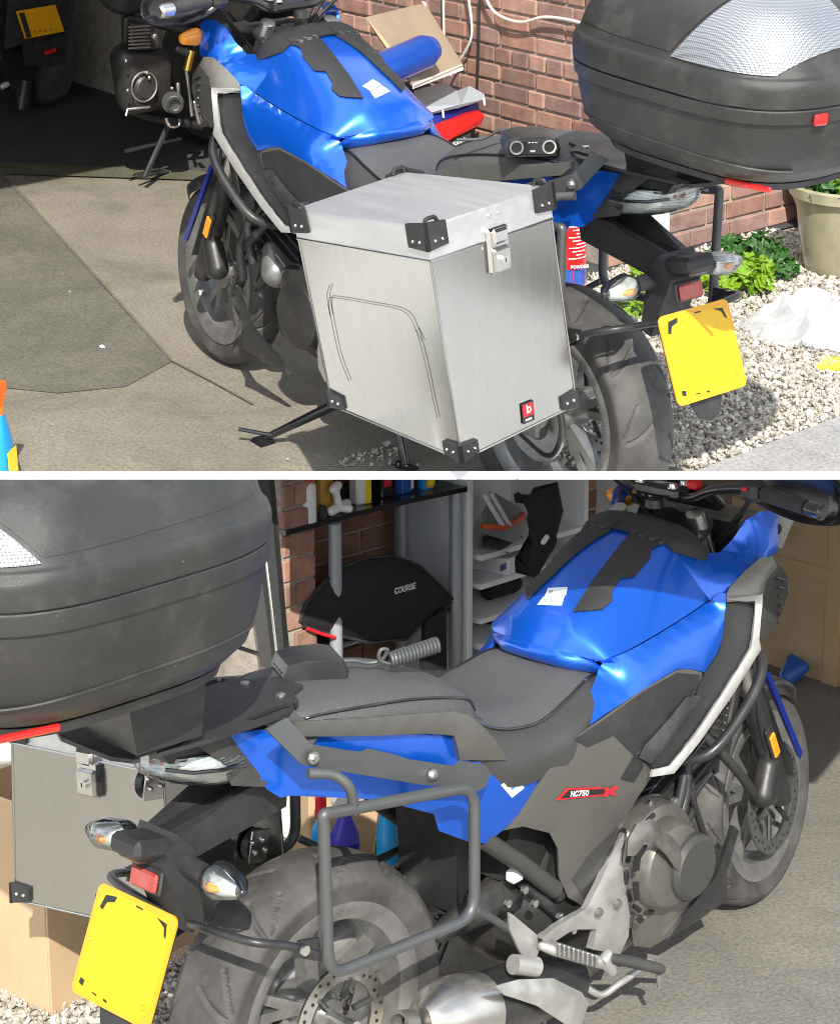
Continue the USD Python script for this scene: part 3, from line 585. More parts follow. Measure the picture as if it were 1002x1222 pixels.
    part(t, 'tail_top', hull([(-.40, .06, .925), (-.40, -.06, .925), (-.2, .09, .93), (-.2, -.09, .93), (.0, .11, .93), (.0, -.11, .93), (-.38, .06, .90), (-.38, -.06, .90), (.0, .11, .85), (.0, -.11, .85)]), 'satin_black', 30)
    # rear lamp: a faceted clear lens, wider than tall, wrapping round the tail
    def lring(x, w, z, h): return [(x + .02 * (abs(y) / w) ** 2 * (1 if x < -.3 else 0), y, z + dz) for y, dz in ((-w, .0), (-w * .9, h * .8), (-w * .4, h), (w * .4, h), (w * .9, h * .8), (w, 0), (w * .85, -h * .7), (w * .3, -h), (-w * .3, -h), (-w * .85, -h * .7))]
    lamp = part(t, 'tail_light', loft([lring(-.235, .098, .862, .040), lring(-.29, .097, .868, .040), lring(-.35, .085, .878, .034), lring(-.385, .066, .888, .026), lring(-.398, .045, .893, .018)], 3, True, True, 2), 'lens_glass', 50)
    part(lamp or t, 'lamp_reflector', loft([lring(-.235, .093, .862, .036), lring(-.29, .092, .868, .036), lring(-.345, .08, .877, .03), lring(-.375, .06, .886, .022)], 2, True, True, 1), 'lamp_silver', 20)
    for k in range(7): part(lamp or t, 'lamp_bulb', hull_spheres([((-.372 + .012 * abs(k - 3), -.045 + .015 * k, .885), .006)], 8), 'dull_red_lens', 40)
    for s_ in (1, -1): part(lamp or t, 'lamp_rim', tube([(-.235, .1 * s_, .868), (-.29, .1 * s_, .874), (-.35, .088 * s_, .882), (-.39, .06 * s_, .892)], .004, 8), 'gloss_black', 40)
    # ---------------- plate carrier
    for s_ in (1, -1):
        part(t, 'plate_carrier_arm', hull([(-.09, .06 * s_, .80), (-.10, .015 * s_, .80), (-.10, .06 * s_, .735), (-.2, .062 * s_, .80), (-.36, .045 * s_, .745), (-.37, .015 * s_, .745), (-.34, .045 * s_, .69), (-.35, .015 * s_, .69)]), 'black_plastic', 25)
    part(t, 'carrier_spine', hull([(-.1, .02, .79), (-.1, -.02, .79), (-.36, .02, .738), (-.36, -.02, .738), (-.1, .02, .74), (-.1, -.02, .74), (-.34, .02, .70), (-.34, -.02, .70)]), 'satin_black', 25)
    part(t, 'plate_light', rbox(.085, .085, .038, .01, (-.405, 0, .735), rxyz(0, 12, 0)), 'black_plastic', 30)
    part(t, 'plate_light_lens', rbox(.05, .06, .012, .004, (-.41, 0, .714), rxyz(0, 12, 0)), 'gloss_black', 30)
    part(t, 'carrier_body', hull([(-.36, .055, .755), (-.36, -.055, .755), (-.33, .06, .72), (-.33, -.06, .72), (-.30, .05, .56), (-.30, -.05, .56), (-.335, .05, .55), (-.335, -.05, .55), (-.395, .05, .70), (-.395, -.05, .70)]), 'black_plastic', 25)
    rf = part(t, 'reflector', rbox(.010, .074, .036, .004, (-.404, -.006, .668), rxyz(0, 14, 0)), 'dull_red_lens', 25)
    part(rf or t, 'reflector_frame', rbox(.008, .084, .046, .004, (-.396, -.006, .667), rxyz(0, 14, 0)), 'satin_black', 25)
    # number plate, leaning forwards at its foot
    pc = np.array([-.452, -.002, .532]); pr = rxyz(0, 22, 0)
    hw, hh, r_ = .113, .105, .016
    ol = sg.box(-hw, -hh, hw, hh).buffer(-r_).buffer(r_, 6)
    to3 = np.array([[0, 0, -1.0], [-1, 0, 0], [0, 1, 0]])        # plate x -> -y, plate y -> z, thickness -> -x
    def onplate(poly, d, lift): return move(move(trimesh.creation.extrude_polygon(poly, d, engine='earcut'), (0, 0, lift), None), pc, pr @ to3)
    pb = part(t, 'plate_backing', onplate(ol.buffer(-.004), .006, -.008), 'print_black', 25)
    pl = part(t, 'number_plate', onplate(ol, .004, -.001), 'plate_yellow', 25)
    part(pl or t, 'plate_field', onplate(sg.Polygon([(-.098, -.088), (-.075, -.096), (.08, -.094), (.1, -.07), (.102, .07), (.085, .088), (-.05, .094), (-.085, .088), (-.1, .07), (-.1, -.05)]).buffer(.004), .0005, .0032), 'plate_paint', 25)
    for q in ([(-.094, .062), (-.086, .088), (-.055, .093), (-.058, .082), (-.078, .076), (-.085, .06)], [(.06, .09), (.09, .086), (.097, .06), (.09, .064), (.085, .078)], [(-.096, -.082), (-.084, -.086), (-.082, -.074), (-.094, -.072)], [(-.02, -.092), (-.01, -.094), (-.009, -.09), (-.019, -.088)], [(.0, .094), (.02, .093), (.02, .09), (.0, .091)], [(-.055, -.089), (-.04, -.091), (-.04, -.088), (-.055, -.087)]):
        part(pl or t, 'plate_print', onplate(sg.Polygon(q), .0005, .0042), 'print_black', False)
    part(pl or t, 'plate_screw', move(hull_spheres([((0, 0, 0), .006)], 8), pc + pr @ to3 @ np.array([.088, -.07, .003])), 'plate_yellow', 40)
    part(pl or t, 'plate_screw', move(hull_spheres([((0, 0, 0), .005)], 8), pc + pr @ to3 @ np.array([-.098, .0, .003])), 'amber', 40)
    part(t, 'mud_flap', skin(np.array([(-.44, .055, .50), (-.44, -.055, .50), (-.475, -.05, .42), (-.49, -.03, .385), (-.495, 0, .375), (-.49, .03, .385), (-.475, .05, .42)]), .006, .02, .004, ax=(1, 2), out=(-1, 0, 0)), 'black_plastic', 35)
    # ---------------- indicators
    for s_ in (1, -1):
        st = part(t, 'indicator_stalk', tube([(-.34, .05 * s_, .69), (-.345, .1 * s_, .692), (-.352, .135 * s_, .694)], [.021, .018, .016], 16), 'satin_black', 40)
        bo = hull_spheres([((-.332, .14 * s_, .692), .028), ((-.336, .185 * s_, .69), .022), ((-.35, .215 * s_, .69), .01)], 14)
        ind = part(t, 'indicator', bo, 'gloss_black', 40)
        part(ind or t, 'indicator_lens', hull_spheres([((-.352, .142 * s_, .692), .028), ((-.365, .165 * s_, .691), .025), ((-.358, .205 * s_, .69), .014)], 14), 'lens_glass', 40)
        part(ind or t, 'indicator_reflector', hull_spheres([((-.346, .142 * s_, .692), .026), ((-.352, .168 * s_, .691), .022), ((-.348, .205 * s_, .69), .012)], 14), 'lamp_silver', 25)
        part(ind or t, 'indicator_bulb', hull_spheres([((-.376, .155 * s_, .690), .009), ((-.368, .172 * s_, .690), .008)], 10), 'amber', 40)
    # ---------------- pannier frames
    for s_ in (1, -1):
        Y = lambda a: np.asarray(a, float) * [1, -s_, 1]      # points are given for the right side (negative y)
        flip = (lambda m: m) if s_ == 1 else (lambda m: move(mir(m), (0, -.06, 0)))
        plate_pts = PX(P4, [(160, 235, .235), (45, 122, .215), (110, 85, .215), (190, 172, .238), (320, 192, .238), (350, 194, .238), (370, 184, .238), (460, 204, .24), (490, 216, .24), (640, 240, .242), (660, 222, .242), (735, 236, .242), (754, 262, .242), (735, 305, .242), (710, 318, .242), (660, 305, .242), (540, 298, .242), (300, 258, .238), (215, 245, .238)])
        part(t, 'rack_side_plate', flip(skin(plate_pts, .005, .02, 0)), 'rack_grey', 25)
        lp = PX(P0, [(386, 974, .285), (405, 958, .285), (560, 936, .285), (566, 1083, .285), (548, 1100, .285), (398, 1158, .285)])
        lp = fillet(np.array([lp[0], P0(386, 968, .285), P0(566, 934, .285), P0(566, 1090, .285), P0(392, 1162, .285)]), .05, 7, True)
        part(t, 'rack_loop', flip(tube(lp, .0115, 14, True)), 'rack_grey', 40)
        att = fillet(PX(P4, [(178, 262, .25), (260, 262, .27), (310, 300, .29), (322, 368, .285)]), .03, 6)
        part(t, 'rack_stay', flip(tube(att, .010, 12)), 'rack_grey', 40)
        for c in ((193, 212), (567, 265)):
            b0 = P4(c[0], c[1], .244); part(t, 'rack_bolt', flip(cat(lathe([(.0, .004), (.012, .004), (.012, 0), (0, 0)], 'n', 20, b0), lathe([(.0, .011), (.006, .011), (.007, .004), (.0, .004)], 'n', 6, b0))), 'bolt', False)
        arm = [P4(205, 830, .275), P4(120, 806, .262), P4(0, 792, .23), PT(655, 648, .13), PT(600, 630, .06)]
        part(t, 'rack_lower_arm', flip(tube(spline(arm, 6), .0085, 12)), 'satin_black', 40)
        part(t, 'rack_arm_plate', flip(skin(PX(P4, [(150, 790, .272), (215, 780, .278), (222, 855, .278), (135, 842, .27)]), .006, .02, 0)), 'satin_black', 25)
        b0 = P4(165, 818, .28); part(t, 'rack_arm_bolt', flip(lathe([(.0, .006), (.010, .006), (.010, 0), (0, 0)], 'n', 16, b0)), 'bolt', False)
        part(t, 'rack_front_arm', flip(tube([P4(705, 690, .283), P4(760, 720, .25), P4(835, 772, .2)], .0085, 12)), 'rack_grey', 40)
    # top carrier under the box
    ol = sg.Polygon([(-.095, .095), (-.075, .055), (-.03, .04), (-.03, -.04), (-.075, -.055), (-.095, -.095), (-.16, -.13), (-.34, -.13), (-.50, -.112), (-.52, -.07), (-.52, .07), (-.50, .112), (-.34, .13), (-.16, .13)]).buffer(-.008).buffer(.008)
    for s_ in (1, -1):
        for a, b, ya in ((-.22, -.12, .098), (-.48, -.36, .1)): ol = ol.difference(sg.LineString([(a, (ya + .006) * s_), (b, ya * s_)]).buffer(.010))
    part(t, 'top_carrier', move(trimesh.creation.extrude_polygon(ol, .008, engine='earcut'), (0, 0, .948), None), 'rack_black', 25)
    for s_ in (1, -1):
        part(t, 'carrier_bolt', lathe([(0, .004), (.009, .003), (.009, 0), (0, 0)], 'z', 16, (-.10, .05 * s_, .956)), 'bolt', 30)
        part(t, 'carrier_post', hull([(-.20, .11 * s_, .948), (-.12, .10 * s_, .948), (-.10, .16 * s_, .91), (-.14, .17 * s_, .89), (-.20, .09 * s_, .945), (-.12, .08 * s_, .945)]), 'rack_grey', 25)
    # ---------------- wheels, forks, swing arm
    wheel_parts(t, .005, .258, .325, .185, .235, .15, 1, [(-.092, .12)], False)
    ax_ = np.array([-.447, 0, .894]); hs_ = np.array([1.26, 0, .76]); Rs_ = Rot.from_rotvec(ax_ * math.radians(steer)).as_matrix(); turn = lambda v: (v - hs_) @ Rs_.T + hs_
    POST[0] = turn
    wheel_parts(t, 1.497, .278, .278, .112, .205, .09, 2, [(-.072, .14)], True)
    for s_ in (1, -1):
        POST[0] = None; part(t, 'swing_arm', hull_spheres([((.005 if s_ > 0 else .3, .1 * s_ if s_ > 0 else -.085, .27 if s_ > 0 else .345), .034 if s_ > 0 else .022), ((.06 if s_ > 0 else .34, .102 * s_ if s_ > 0 else -.085, .28 if s_ > 0 else .35), .038 if s_ > 0 else .024), ((.5, .085 * s_, .40), .045 if s_ > 0 else .03), ((.5, .085 * s_, .36), .04)], 14), 'cast_white' if s_ > 0 else 'engine_dark', 40)
        POST[0] = turn
        fx = lambda z: 1.497 - (z - .278) * .50
        part(t, 'fork_tube', cyl((fx(.55), .098 * s_, .55), (fx(1.08), .098 * s_, 1.08), .0205), 'steel', 40)
        part(t, 'fork_leg', tube([(fx(.28) - .01, .098 * s_, .28), (fx(.33) - .01, .098 * s_, .33), (fx(.56), .098 * s_, .56), (fx(.60), .098 * s_, .60)], [.026, .029, .029, .026], 20), 'satin_black', 40)
        part(t, 'fork_guard', hull([(fx(.66) + .03, .12 * s_, .66), (fx(.66) + .03, .085 * s_, .66), (fx(.34) + .04, .125 * s_, .34), (fx(.34) + .03, .09 * s_, .34), (fx(.34) + .065, .1 * s_, .36), (fx(.66) + .06, .1 * s_, .66)]), 'black_plastic', 30)
        part(t, 'fender_stay', hull([(fx(.62) + .03, .13 * s_, .645), (fx(.62) + .055, .13 * s_, .635), (fx(.34) + .085, .128 * s_, .385), (fx(.34) + .07, .128 * s_, .37), (fx(.62) + .04, .115 * s_, .64), (fx(.34) + .075, .115 * s_, .38)]), 'dark_blue_paint', 30)
        part(t, 'side_reflector', rbox(.026, .008, .066, .003, (fx(.46) - .016, .131 * s_, .452), rxyz(0, -26, 0)), 'amber', 25)
        part(t, 'reflector_bracket', rbox(.036, .008, .10, .004, (fx(.46) - .014, .124 * s_, .455), rxyz(0, -26, 0)), 'satin_black', 25)
        part(t, 'brake_caliper' if s_ < 0 else 'fork_lug', hull_spheres([((1.40, .105 * s_, .39), .03), ((1.37, .105 * s_, .33), .032), ((1.42, .1 * s_, .31), .022)], 14), 'engine_dark', 40)
    # front mudguard: a curved blade over the tyre
    secs = []
    for a in np.radians(np.linspace(48, 118, 10)):
        R_ = .298; c = np.array([1.497 + R_ * np.cos(a), 0, .278 + R_ * np.sin(a)]); inw = np.array([-np.cos(a), 0, -np.sin(a)]); w_ = .07 if 55 < np.degrees(a) < 112 else .055
        secs.append([c + inw * .045 + [0, -w_, 0], c + inw * .012 + [0, -w_ * .92, 0], c + [0, -w_ * .5, 0], c, c + [0, w_ * .5, 0], c + inw * .012 + [0, w_ * .92, 0], c + inw * .045 + [0, w_, 0]])
    part(t, 'front_mudguard', thicken(orient(loft(secs, 2, kk=3), (0, 0, 1)), .004), 'satin_black', 40)
    POST[0] = None
    # rear hugger and chain side
    part(t, 'chain_guard', hull([(-.03, .12, .40), (-.05, .135, .37), (.1, .135, .42), (.1, .12, .44), (.45, .12, .45), (.45, .135, .43), (-.10, .13, .34), (-.09, .12, .35)]), 'black_plastic', 30)
    part(t, 'chain', tube(fillet([(-.10, .1, .258), (-.055, .1, .355), (.5, .1, .43), (.5, .1, .36), (-.055, .1, .165)], .07, 6, True), .008, 8, True), 'engine_dark', 30)
    part(t, 'sprocket', lathe([(.05, -.004), (.105, -.004), (.105, .004), (.05, .004), (.05, -.004)], 'y', 42, (.005, .1, .258)), 'steel', False)
    part(t, 'axle_plate', rbox(.08, .014, .06, .008, (-.005, .135, .258)), 'alloy', 30)
    # ---------------- silencer with its guards, on the right
    sx = [(.62, -.16, .15), (.48, -.18, .18), (.32, -.205, .215), (.21, -.215, .24), (.15, -.215, .254)]
    part(t, 'silencer', tube(sx, [.058, .07, .072, .064, .045], 24), 'satin_black', 45)
    part(t, 'silencer_end_cap', tube([(.27, -.211, .226), (.20, -.216, .243), (.14, -.217, .257), (.10, -.217, .266)], [.078, .078, .064, .034], 24), 'exhaust_steel', 35)
    part(t, 'tail_pipe', lathe([(.016, 0), (.028, 0), (.028, .035), (.022, .035), (.020, .01), (.016, .01)], 'x', 24, (.076, -.217, .272), rxyz(0, -166, 0)), 'engine_bronze', 40)
    hg = PX(P5, [(32, 808, .29), (95, 790, .285), (200, 786, .28), (285, 828, .28), (306, 862, .28), (285, 925, .285), (245, 930, .29), (150, 868, .295), (60, 838, .295)])
    part(t, 'heat_guard', skin(hg, .005, .016, .014, flat=.03), 'cast_white', 30)
    part(t, 'exhaust_pipe', tube(spline([(.60, -.16, .15), (.66, -.15, .14), (.75, -.12, .13), (1.0, -.06, .13), (1.16, 0, .25), (1.15, 0, .42)], 6), .026, 14), 'engine_bronze', 40)
    # ---------------- engine and frame
    part(t, 'crankcase', hull_spheres([((.62, 0, .30), .15), ((.95, 0, .28), .14), ((.98, .0, .40), .14), ((.66, 0, .42), .14)], 14), 'engine_dark', 40)
    for s_ in (1, -1): part(t, 'crankcase_side', hull_spheres([((.70, .15 * s_, .30), .05), ((.95, .15 * s_, .28), .05), ((.93, .15 * s_, .42), .05), ((.72, .15 * s_, .42), .05)], 14), 'engine_dark', 40)
    part(t, 'cylinder_block', hull([(1.0, .14, .36), (1.0, -.14, .36), (1.15, .14, .46), (1.15, -.14, .46), (1.05, .13, .62), (1.05, -.13, .62), (.92, .13, .56), (.92, -.13, .56)]), 'engine_dark', 25)
    for k in range(6): part(t, 'cooling_fin', rbox(.24, .31, .006, .002, (1.03 - .01 * k, 0, .42 + .03 * k), rxyz(0, -28, 0)), 'satin_black', False)
    part(t, 'frame_mass', hull([(.5, .12, .60), (.5, -.12, .60), (1.05, .13, .86), (1.05, -.13, .86), (1.0, .12, .6), (1.0, -.12, .6), (.45, .11, .42), (.45, -.11, .42), (.62, .12, .38), (.62, -.12, .38)]), 'engine_dark', 30)
    part(t, 'under_seat_body', hull([(.5, .13, .72), (.5, -.13, .72), (-.1, .08, .84), (-.1, -.08, .84), (-.1, .09, .90), (-.1, -.09, .90), (.34, .12, .78), (.34, -.12, .78), (.45, .12, .58), (.45, -.12, .58), (.1, .1, .73), (.1, -.1, .73)]), 'satin_black', 30)
    part(t, 'head_stock', cyl((1.26, 0, .76), (1.13, 0, 1.06), .035), 'satin_black', 40)
    for z_ in (.80, 1.035): part(t, 'fork_yoke', (turn(rbox(.075, .24, .032, .01, (fx(z_), 0, z_), rxyz(0, -26, 0))[0]), rbox(.075, .24, .032, .01, (fx(z_), 0, z_), rxyz(0, -26, 0))[1]), 'satin_black', 30)
    # round right cover, stepped like a drum
    cy = np.array([.865, -.17, .365])
    cov_ = part(t, 'engine_cover', lathe([(.132, 0), (.132, .03), (.126, .042), (.105, .05), (.102, .072), (.092, .09), (.058, .1), (.0, .1)], 'n', 56, cy), 'engine_bronze', 28)
    part(cov_ or t, 'cover_cap', lathe([(.078, .078), (.075, .108), (.064, .118), (0, .118)], 'n', 40, cy + [.045, 0, -.012]), 'titan_dark', 28)
    for k in range(7):
        a = 1.9 + k * .42; q = cy + np.array([np.cos(a) * .117, -.044, np.sin(a) * .117]); part(cov_ or t, 'cover_slot', rbox(.012, .012, .035, .004, q, rxyz(0, -math.degrees(a), 0) @ rxyz(0, 0, 0)), 'groove', 20)
    for k in range(9):
        a = .3 + k * 2 * np.pi / 9; q = cy + np.array([np.cos(a) * .136, -.02, np.sin(a) * .136]); part(cov_ or t, 'cover_bolt', lathe([(0, .012), (.007, .011), (.008, 0), (0, 0)], 'n', 8, q), 'bolt', 30)
    arch = PX(P5, [(420, 420, .27), (425, 370, .27), (450, 325, .272), (490, 308, .274), (510, 318, .278), (525, 350, .28), (550, 358, .282), (575, 385, .284), (585, 430, .284), (575, 470, .284), (540, 420, .29), (505, 380, .29), (475, 380, .285), (448, 420, .28)])
    part(t, 'cover_shield', skin(arch, .01, .014, .008, flat=.02), 'engine_bronze', 30)
    for q in ([(438, 468), (446, 425), (466, 392), (482, 388), (478, 402), (462, 428), (458, 464)], [(440, 500), (456, 498), (460, 552), (446, 556)], [(448, 612), (462, 602), (476, 610), (462, 622)]): part(cov_ or t, 'cover_opening', skin(PX(P5, [(a, c, .262 if c < 560 else .24) for a, c in q]), .004, .012, 0), 'groove', 25)
    part(cov_ or t, 'cover_gasket', lathe([(.134, -.004), (.139, -.004), (.139, .004), (.134, .004), (.134, -.004)], 'n', 56, cy), 'satin_black', 30)
    for k in range(5): part(t, 'engine_rib', rbox(.012, .012, .16, .004, (.70 + .035 * k, -.196, .30), rxyz(0, 12, 0)), 'engine_dark', 30)
    for k, (a, c) in enumerate(((215, 600), (255, 640), (110, 520), (60, 560), (140, 560))): part(t, 'linkage_bolt', lathe([(0, .010), (.009, .009), (.010, 0), (0, 0)], 'n', 6, P5(a, c, .19)), 'bolt', False)
    low = PX(P5, [(430, 600, .2), (500, 560, .2), (590, 560, .2), (640, 540, .2), (610, 600, .19), (550, 660, .18), (490, 695, .17), (440, 690, .17)])
    part(t, 'sump_cover', skin(low, .02, .014, .012, flat=.03), 'engine_bronze', 30)
    both(t, 'belly_guard', skin(PX(P5, [(545, 668, .2), (590, 600, .21), (640, 540, .21), (690, 480, .215), (740, 330, .2), (755, 345, .2), (720, 470, .215), (720, 555, .21), (690, 572, .2), (640, 610, .2)]), .012, .016, .006, flat=.02), 'satin_black', 30)
    # left side covers
    part(t, 'generator_cover', lathe([(.10, 0), (.10, .02), (.09, .045), (.06, .055), (0, .055)], 'y', 40, (.86, .17, .34)), 'engine_dark', 28)
    part(t, 'sprocket_cover', hull_spheres([((.62, .15, .36), .06), ((.55, .15, .38), .05), ((.66, .15, .30), .05)], 14), 'satin_black', 40)
    part(t, 'water_pump', hull_spheres([((1.02, .16, .42), .045), ((1.05, .15, .47), .03)], 14), 'alloy', 40)
    # frame rails, footpeg hanger
    both(t, 'frame_rail', tube([P5(-10, 370, .16), P5(100, 440, .17), P5(205, 520, .175)], .020, 14), 'titan_dark', 40)
    both(t, 'lower_rail', tube(spline([P5(110, 500, .14), P5(170, 555, .15), P5(215, 600, .155), P5(240, 640, .155)], 5), .013, 12), 'satin_black', 40)
    hang = PX(P5, [(412, 352, .2), (404, 430, .21), (418, 520, .215), (430, 600, .215), (425, 660, .215), (400, 715, .222), (318, 700, .225), (330, 640, .22), (262, 640, .22), (215, 670, .225), (185, 690, .23), (165, 668, .23), (210, 632, .225), (300, 578, .216), (345, 490, .21), (392, 380, .2)])
    both(t, 'footpeg_hanger', skin(hang, .018, .012, .006, flat=.012), 'cast_white', 30)
    for c in ((335, 588), (392, 562)): both(t, 'hanger_bolt', lathe([(0, .008), (.009, .007), (.011, 0), (0, 0)], 'n', 16, P5(c[0], c[1], .234)), 'alloy', 30)
    heel = PX(P5, [(70, 590, .235), (85, 600, .235), (150, 655, .235), (160, 700, .235), (150, 725, .235), (105, 715, .235), (90, 660, .235), (95, 640, .235), (120, 668, .235), (138, 660, .235), (108, 640, .235), (90, 632, .235), (100, 700, .235), (78, 650, .235)][:6] + [(70, 640, .235)])
    both(t, 'heel_guard', skin(heel, .006, .012, 0), 'cast_white', 25)
    both(t, 'passenger_peg_mount', cyl(P5(80, 745, .25), P5(150, 752, .262), .021, n=20), 'cast_white', 40)
    both(t, 'passenger_peg', hull_spheres([(P5(170, 690, .25), .011), (P5(200, 700, .265), .013), (P5(330, 735, .30), .013), (P5(345, 745, .30), .010)], 10), 'cast_white', 40)
    for k in range(9): both(t, 'peg_rib', rbox(.006, .03, .028, .002, P5(205 + 14 * k, 700 + 4.6 * k, .27 + .004 * k) + np.array([0, 0, .004])), 'alloy', False)
    part(t, 'rider_peg', hull_spheres([(P5(380, 728, .26), .012), (P5(440, 738, .28), .014), (P5(520, 758, .31), .012)], 10), 'rubber', 40)
    part(t, 'peg_clamp', hull_spheres([(P5(350, 735, .25), .014), (P5(375, 765, .255), .012), (P5(365, 712, .25), .010)], 10), 'cast_white', 40)
    part(t, 'brake_pedal', tube(spline([P5(270, 790, .2), P5(340, 835, .22), P5(400, 800, .235), P5(460, 760, .24), P5(500, 735, .245)], 5), [.008] * 21, 10), 'cast_white', 40)
    part(t, 'brake_pedal_pad', hull([P5(480, 712, .24), P5(565, 728, .27), P5(560, 748, .27), P5(480, 738, .24), P5(482, 722, .26), P5(560, 735, .29)]), 'cast_white', 25)
    part(t, 'peg_feeler', cyl(P5(515, 775, .31), P5(518, 812, .31), .006, n=8), 'alloy', 40)
    part(t, 'brake_fluid_bottle', rbox(.035, .03, .03, .008, P5(84, 478, .15)), 'print_white', 30)
    part(t, 'rear_shock', tube([(.42, 0, .62), (.40, 0, .34)], .04, 16), 'satin_black', 40)
    part(t, 'shock_spring', tube(np.array([(.41 + .045 * np.cos(a), .045 * np.sin(a), .62 - .28 * a / 44) for a in np.linspace(0, 44, 150)]), .006, 8), 'satin_black', 40)
    part(t, 'inner_fender', hull([(.33, .085, .70), (.33, -.085, .70), (.36, .085, .36), (.36, -.085, .36), (.39, .07, .34), (.39, -.07, .34), (.42, .08, .70), (.42, -.08, .70)]), 'black_plastic', 25)
    # crash bars, hoses, radiator
    for s_ in (1, -1):
        part(t, 'crash_bar', tube(spline([(1.14, .12 * s_, .86), (1.17, .21 * s_, .81), (1.14, .275 * s_, .755), (1.05, .285 * s_, .67), (.96, .265 * s_, .60), (.93, .17 * s_, .57)], 7), .0125, 14), 'satin_black', 40)
        part(t, 'horn', lathe([(0, 0), (.04, 0), (.045, .015), (.02, .03), (0, .03)], 'y', 24, (1.20, .12 * s_, .58)), 'satin_black', 40)
        part(t, 'frame_spar', hull_spheres([((1.14, .1 * s_, .86), .03), ((.62, .15 * s_, .46), .03), ((.60, .14 * s_, .36), .03)], 10), 'satin_black', 40)
    part(t, 'radiator', rbox(.03, .30, .22, .005, (1.22, 0, .60), rxyz(0, 14, 0)), 'engine_dark', 25)
    for k in range(12): part(t, 'radiator_fin', rbox(.034, .28, .004, .001, (1.22 + .0046 * (k - 5.5), 0, .60 + .0168 * (k - 5.5)), rxyz(0, 14, 0)), 'steel', False)
    rng = random.Random(3)
    for k in range(9):
        s_ = 1 if k % 2 else -1; a = np.array([rng.uniform(1.0, 1.1), rng.uniform(.1, .17) * s_, rng.uniform(.5, .65)]); b = np.array([rng.uniform(.85, 1.25), rng.uniform(.15, .2) * s_, rng.uniform(.3, .5)])
        part(t, 'engine_hose', tube(spline([a, (a + b) / 2 + [rng.uniform(-.05, .05), .03 * s_, rng.uniform(-.05, .05)], b], 6), rng.uniform(.006, .013), 10), 'hose', 40)
    for s_ in (1, -1): part(t, 'brake_hose', tube(spline([(1.2, .06 * s_, .98), (1.3, .12 * s_, .8), (1.36, .12 * s_, .55), (1.42, .11 * s_, .42)], 8), .005, 8), 'hose', 40)
    # ---------------- cockpit: handlebar, clamp, controls, mirrors, instruments
    hb = [(1.135, 0, 1.115), (1.13, .07, 1.115), (1.115, .15, 1.15), (1.10, .26, 1.172), (1.075, .42, 1.165)]
    full = [(p[0], -p[1], p[2]) for p in hb[::-1]] + hb[1:]
    part(t, 'handlebar', tube(spline(full, 7), .0115, 14), 'gloss_black', 40)
    cl = part(t, 'handlebar_clamp', rbox(.055, .125, .03, .008, (1.133, .012, 1.122)), 'gloss_black', 30)
    for a in (-1, 1):
        for b in (-1, 1): part(cl or t, 'clamp_bolt', cat(lathe([(0, .008), (.0085, .008), (.0095, 0), (0, 0)], 'z', 12, (1.133 + .02 * a, .012 + .046 * b, 1.137)), lathe([(0, .003), (.013, .002), (.013, 0), (0, 0)], 'z', 16, (1.133 + .02 * a, .012 + .046 * b, 1.135))), 'bolt', 30)
    part(cl or t, 'clamp_emblem', move(trimesh.creation.extrude_polygon(sg.Polygon([(-.018, -.008), (-.010, -.006), (.004, -.006), (.012, .004), (.02, .009), (.006, .005), (-.006, .004)]), .001, engine='earcut'), (1.133, .012, 1.1375), rz(-90)), 'print_white', False)
    part(t, 'kill_switch', rbox(.03, .03, .02, .005, (1.14, -.075, 1.146)), 'print_red', 30)
    part(t, 'ignition_lock', lathe([(0, .02), (.02, .018), (.022, 0), (0, 0)], 'z', 20, (1.09, 0, 1.09)), 'satin_black', 30)
    for s_ in (1, -1):
        u = np.array([-.025, .16, -.007]); u = u / np.linalg.norm(u) * [1, s_, 1]; e = np.array([1.075, .42 * s_, 1.165])
        part(t, 'grip', cyl(e - u * .125, e - u * .005, .0175, n=18), 'rubber', 40)
        part(t, 'bar_end_weight', tube([e - u * .004, e + u * .004, e + u * .04, e + u * .046], [.012, .018, .018, .012], 18), 'steel' if s_ > 0 else 'gloss_black', 40)
        part(t, 'switch_gear', rbox(.05, .05, .05, .012, e - u * .16, rz(8 * s_)), 'satin_black', 30)
        part(t, 'control_lever', tube(spline([e - u * .17 + [.03, 0, .0], e - u * .12 + [.065, 0, -.005], e - u * .02 + [.055, 0, -.012]], 6), [.008, .007] + [.006] * 11, 10), 'satin_black', 40)
        part(t, 'hand_guard', thicken(loft([[np.array([1.09 + .10 * math.sin(a), (.20 + .26 * k) * s_, 1.165 + w_ * math.cos(q) - .012]) + np.array([.02 * math.sin(q), 0, 0]) for q in np.linspace(.3, 2.9, 7)] for k, a, w_ in ((0, .9, .022), (.2, 1.25, .05), (.5, 1.5, .062), (.8, 1.35, .052), (.97, .75, .026))], 5, kk=2), .004), 'gloss_black', 40)
        part(t, 'mirror_stem', tube(spline([e - u * .17 + [.02, 0, .02], e - u * .16 + [.04, 0, .12], e - u * .12 + [.06, 0, .24]], 5), .006, 10), 'satin_black', 40)
        part(t, 'switch_button', rbox(.012, .014, .008, .003, e - u * .165 + [-.026, 0, .006]), 'print_white' if s_ > 0 else 'print_red', 20)
        if s_ > 0: part(t, 'front_indicator', hull_spheres([((1.275, .225 * s_, 1.04), .024), ((1.27, .262 * s_, 1.04), .017)], 14), 'amber', 40)
        part(t, 'front_indicator_stalk', cyl((1.285, .12 * s_, 1.03), (1.278, .21 * s_, 1.04), .012), 'satin_black', 40)
        part(t, 'fluid_reservoir', lathe([(0, 0), (.024, 0), (.026, .03), (.026, .036), (0, .036)], 'z', 20, e - u * .21 + [.03, 0, .015]), 'satin_black', 30)
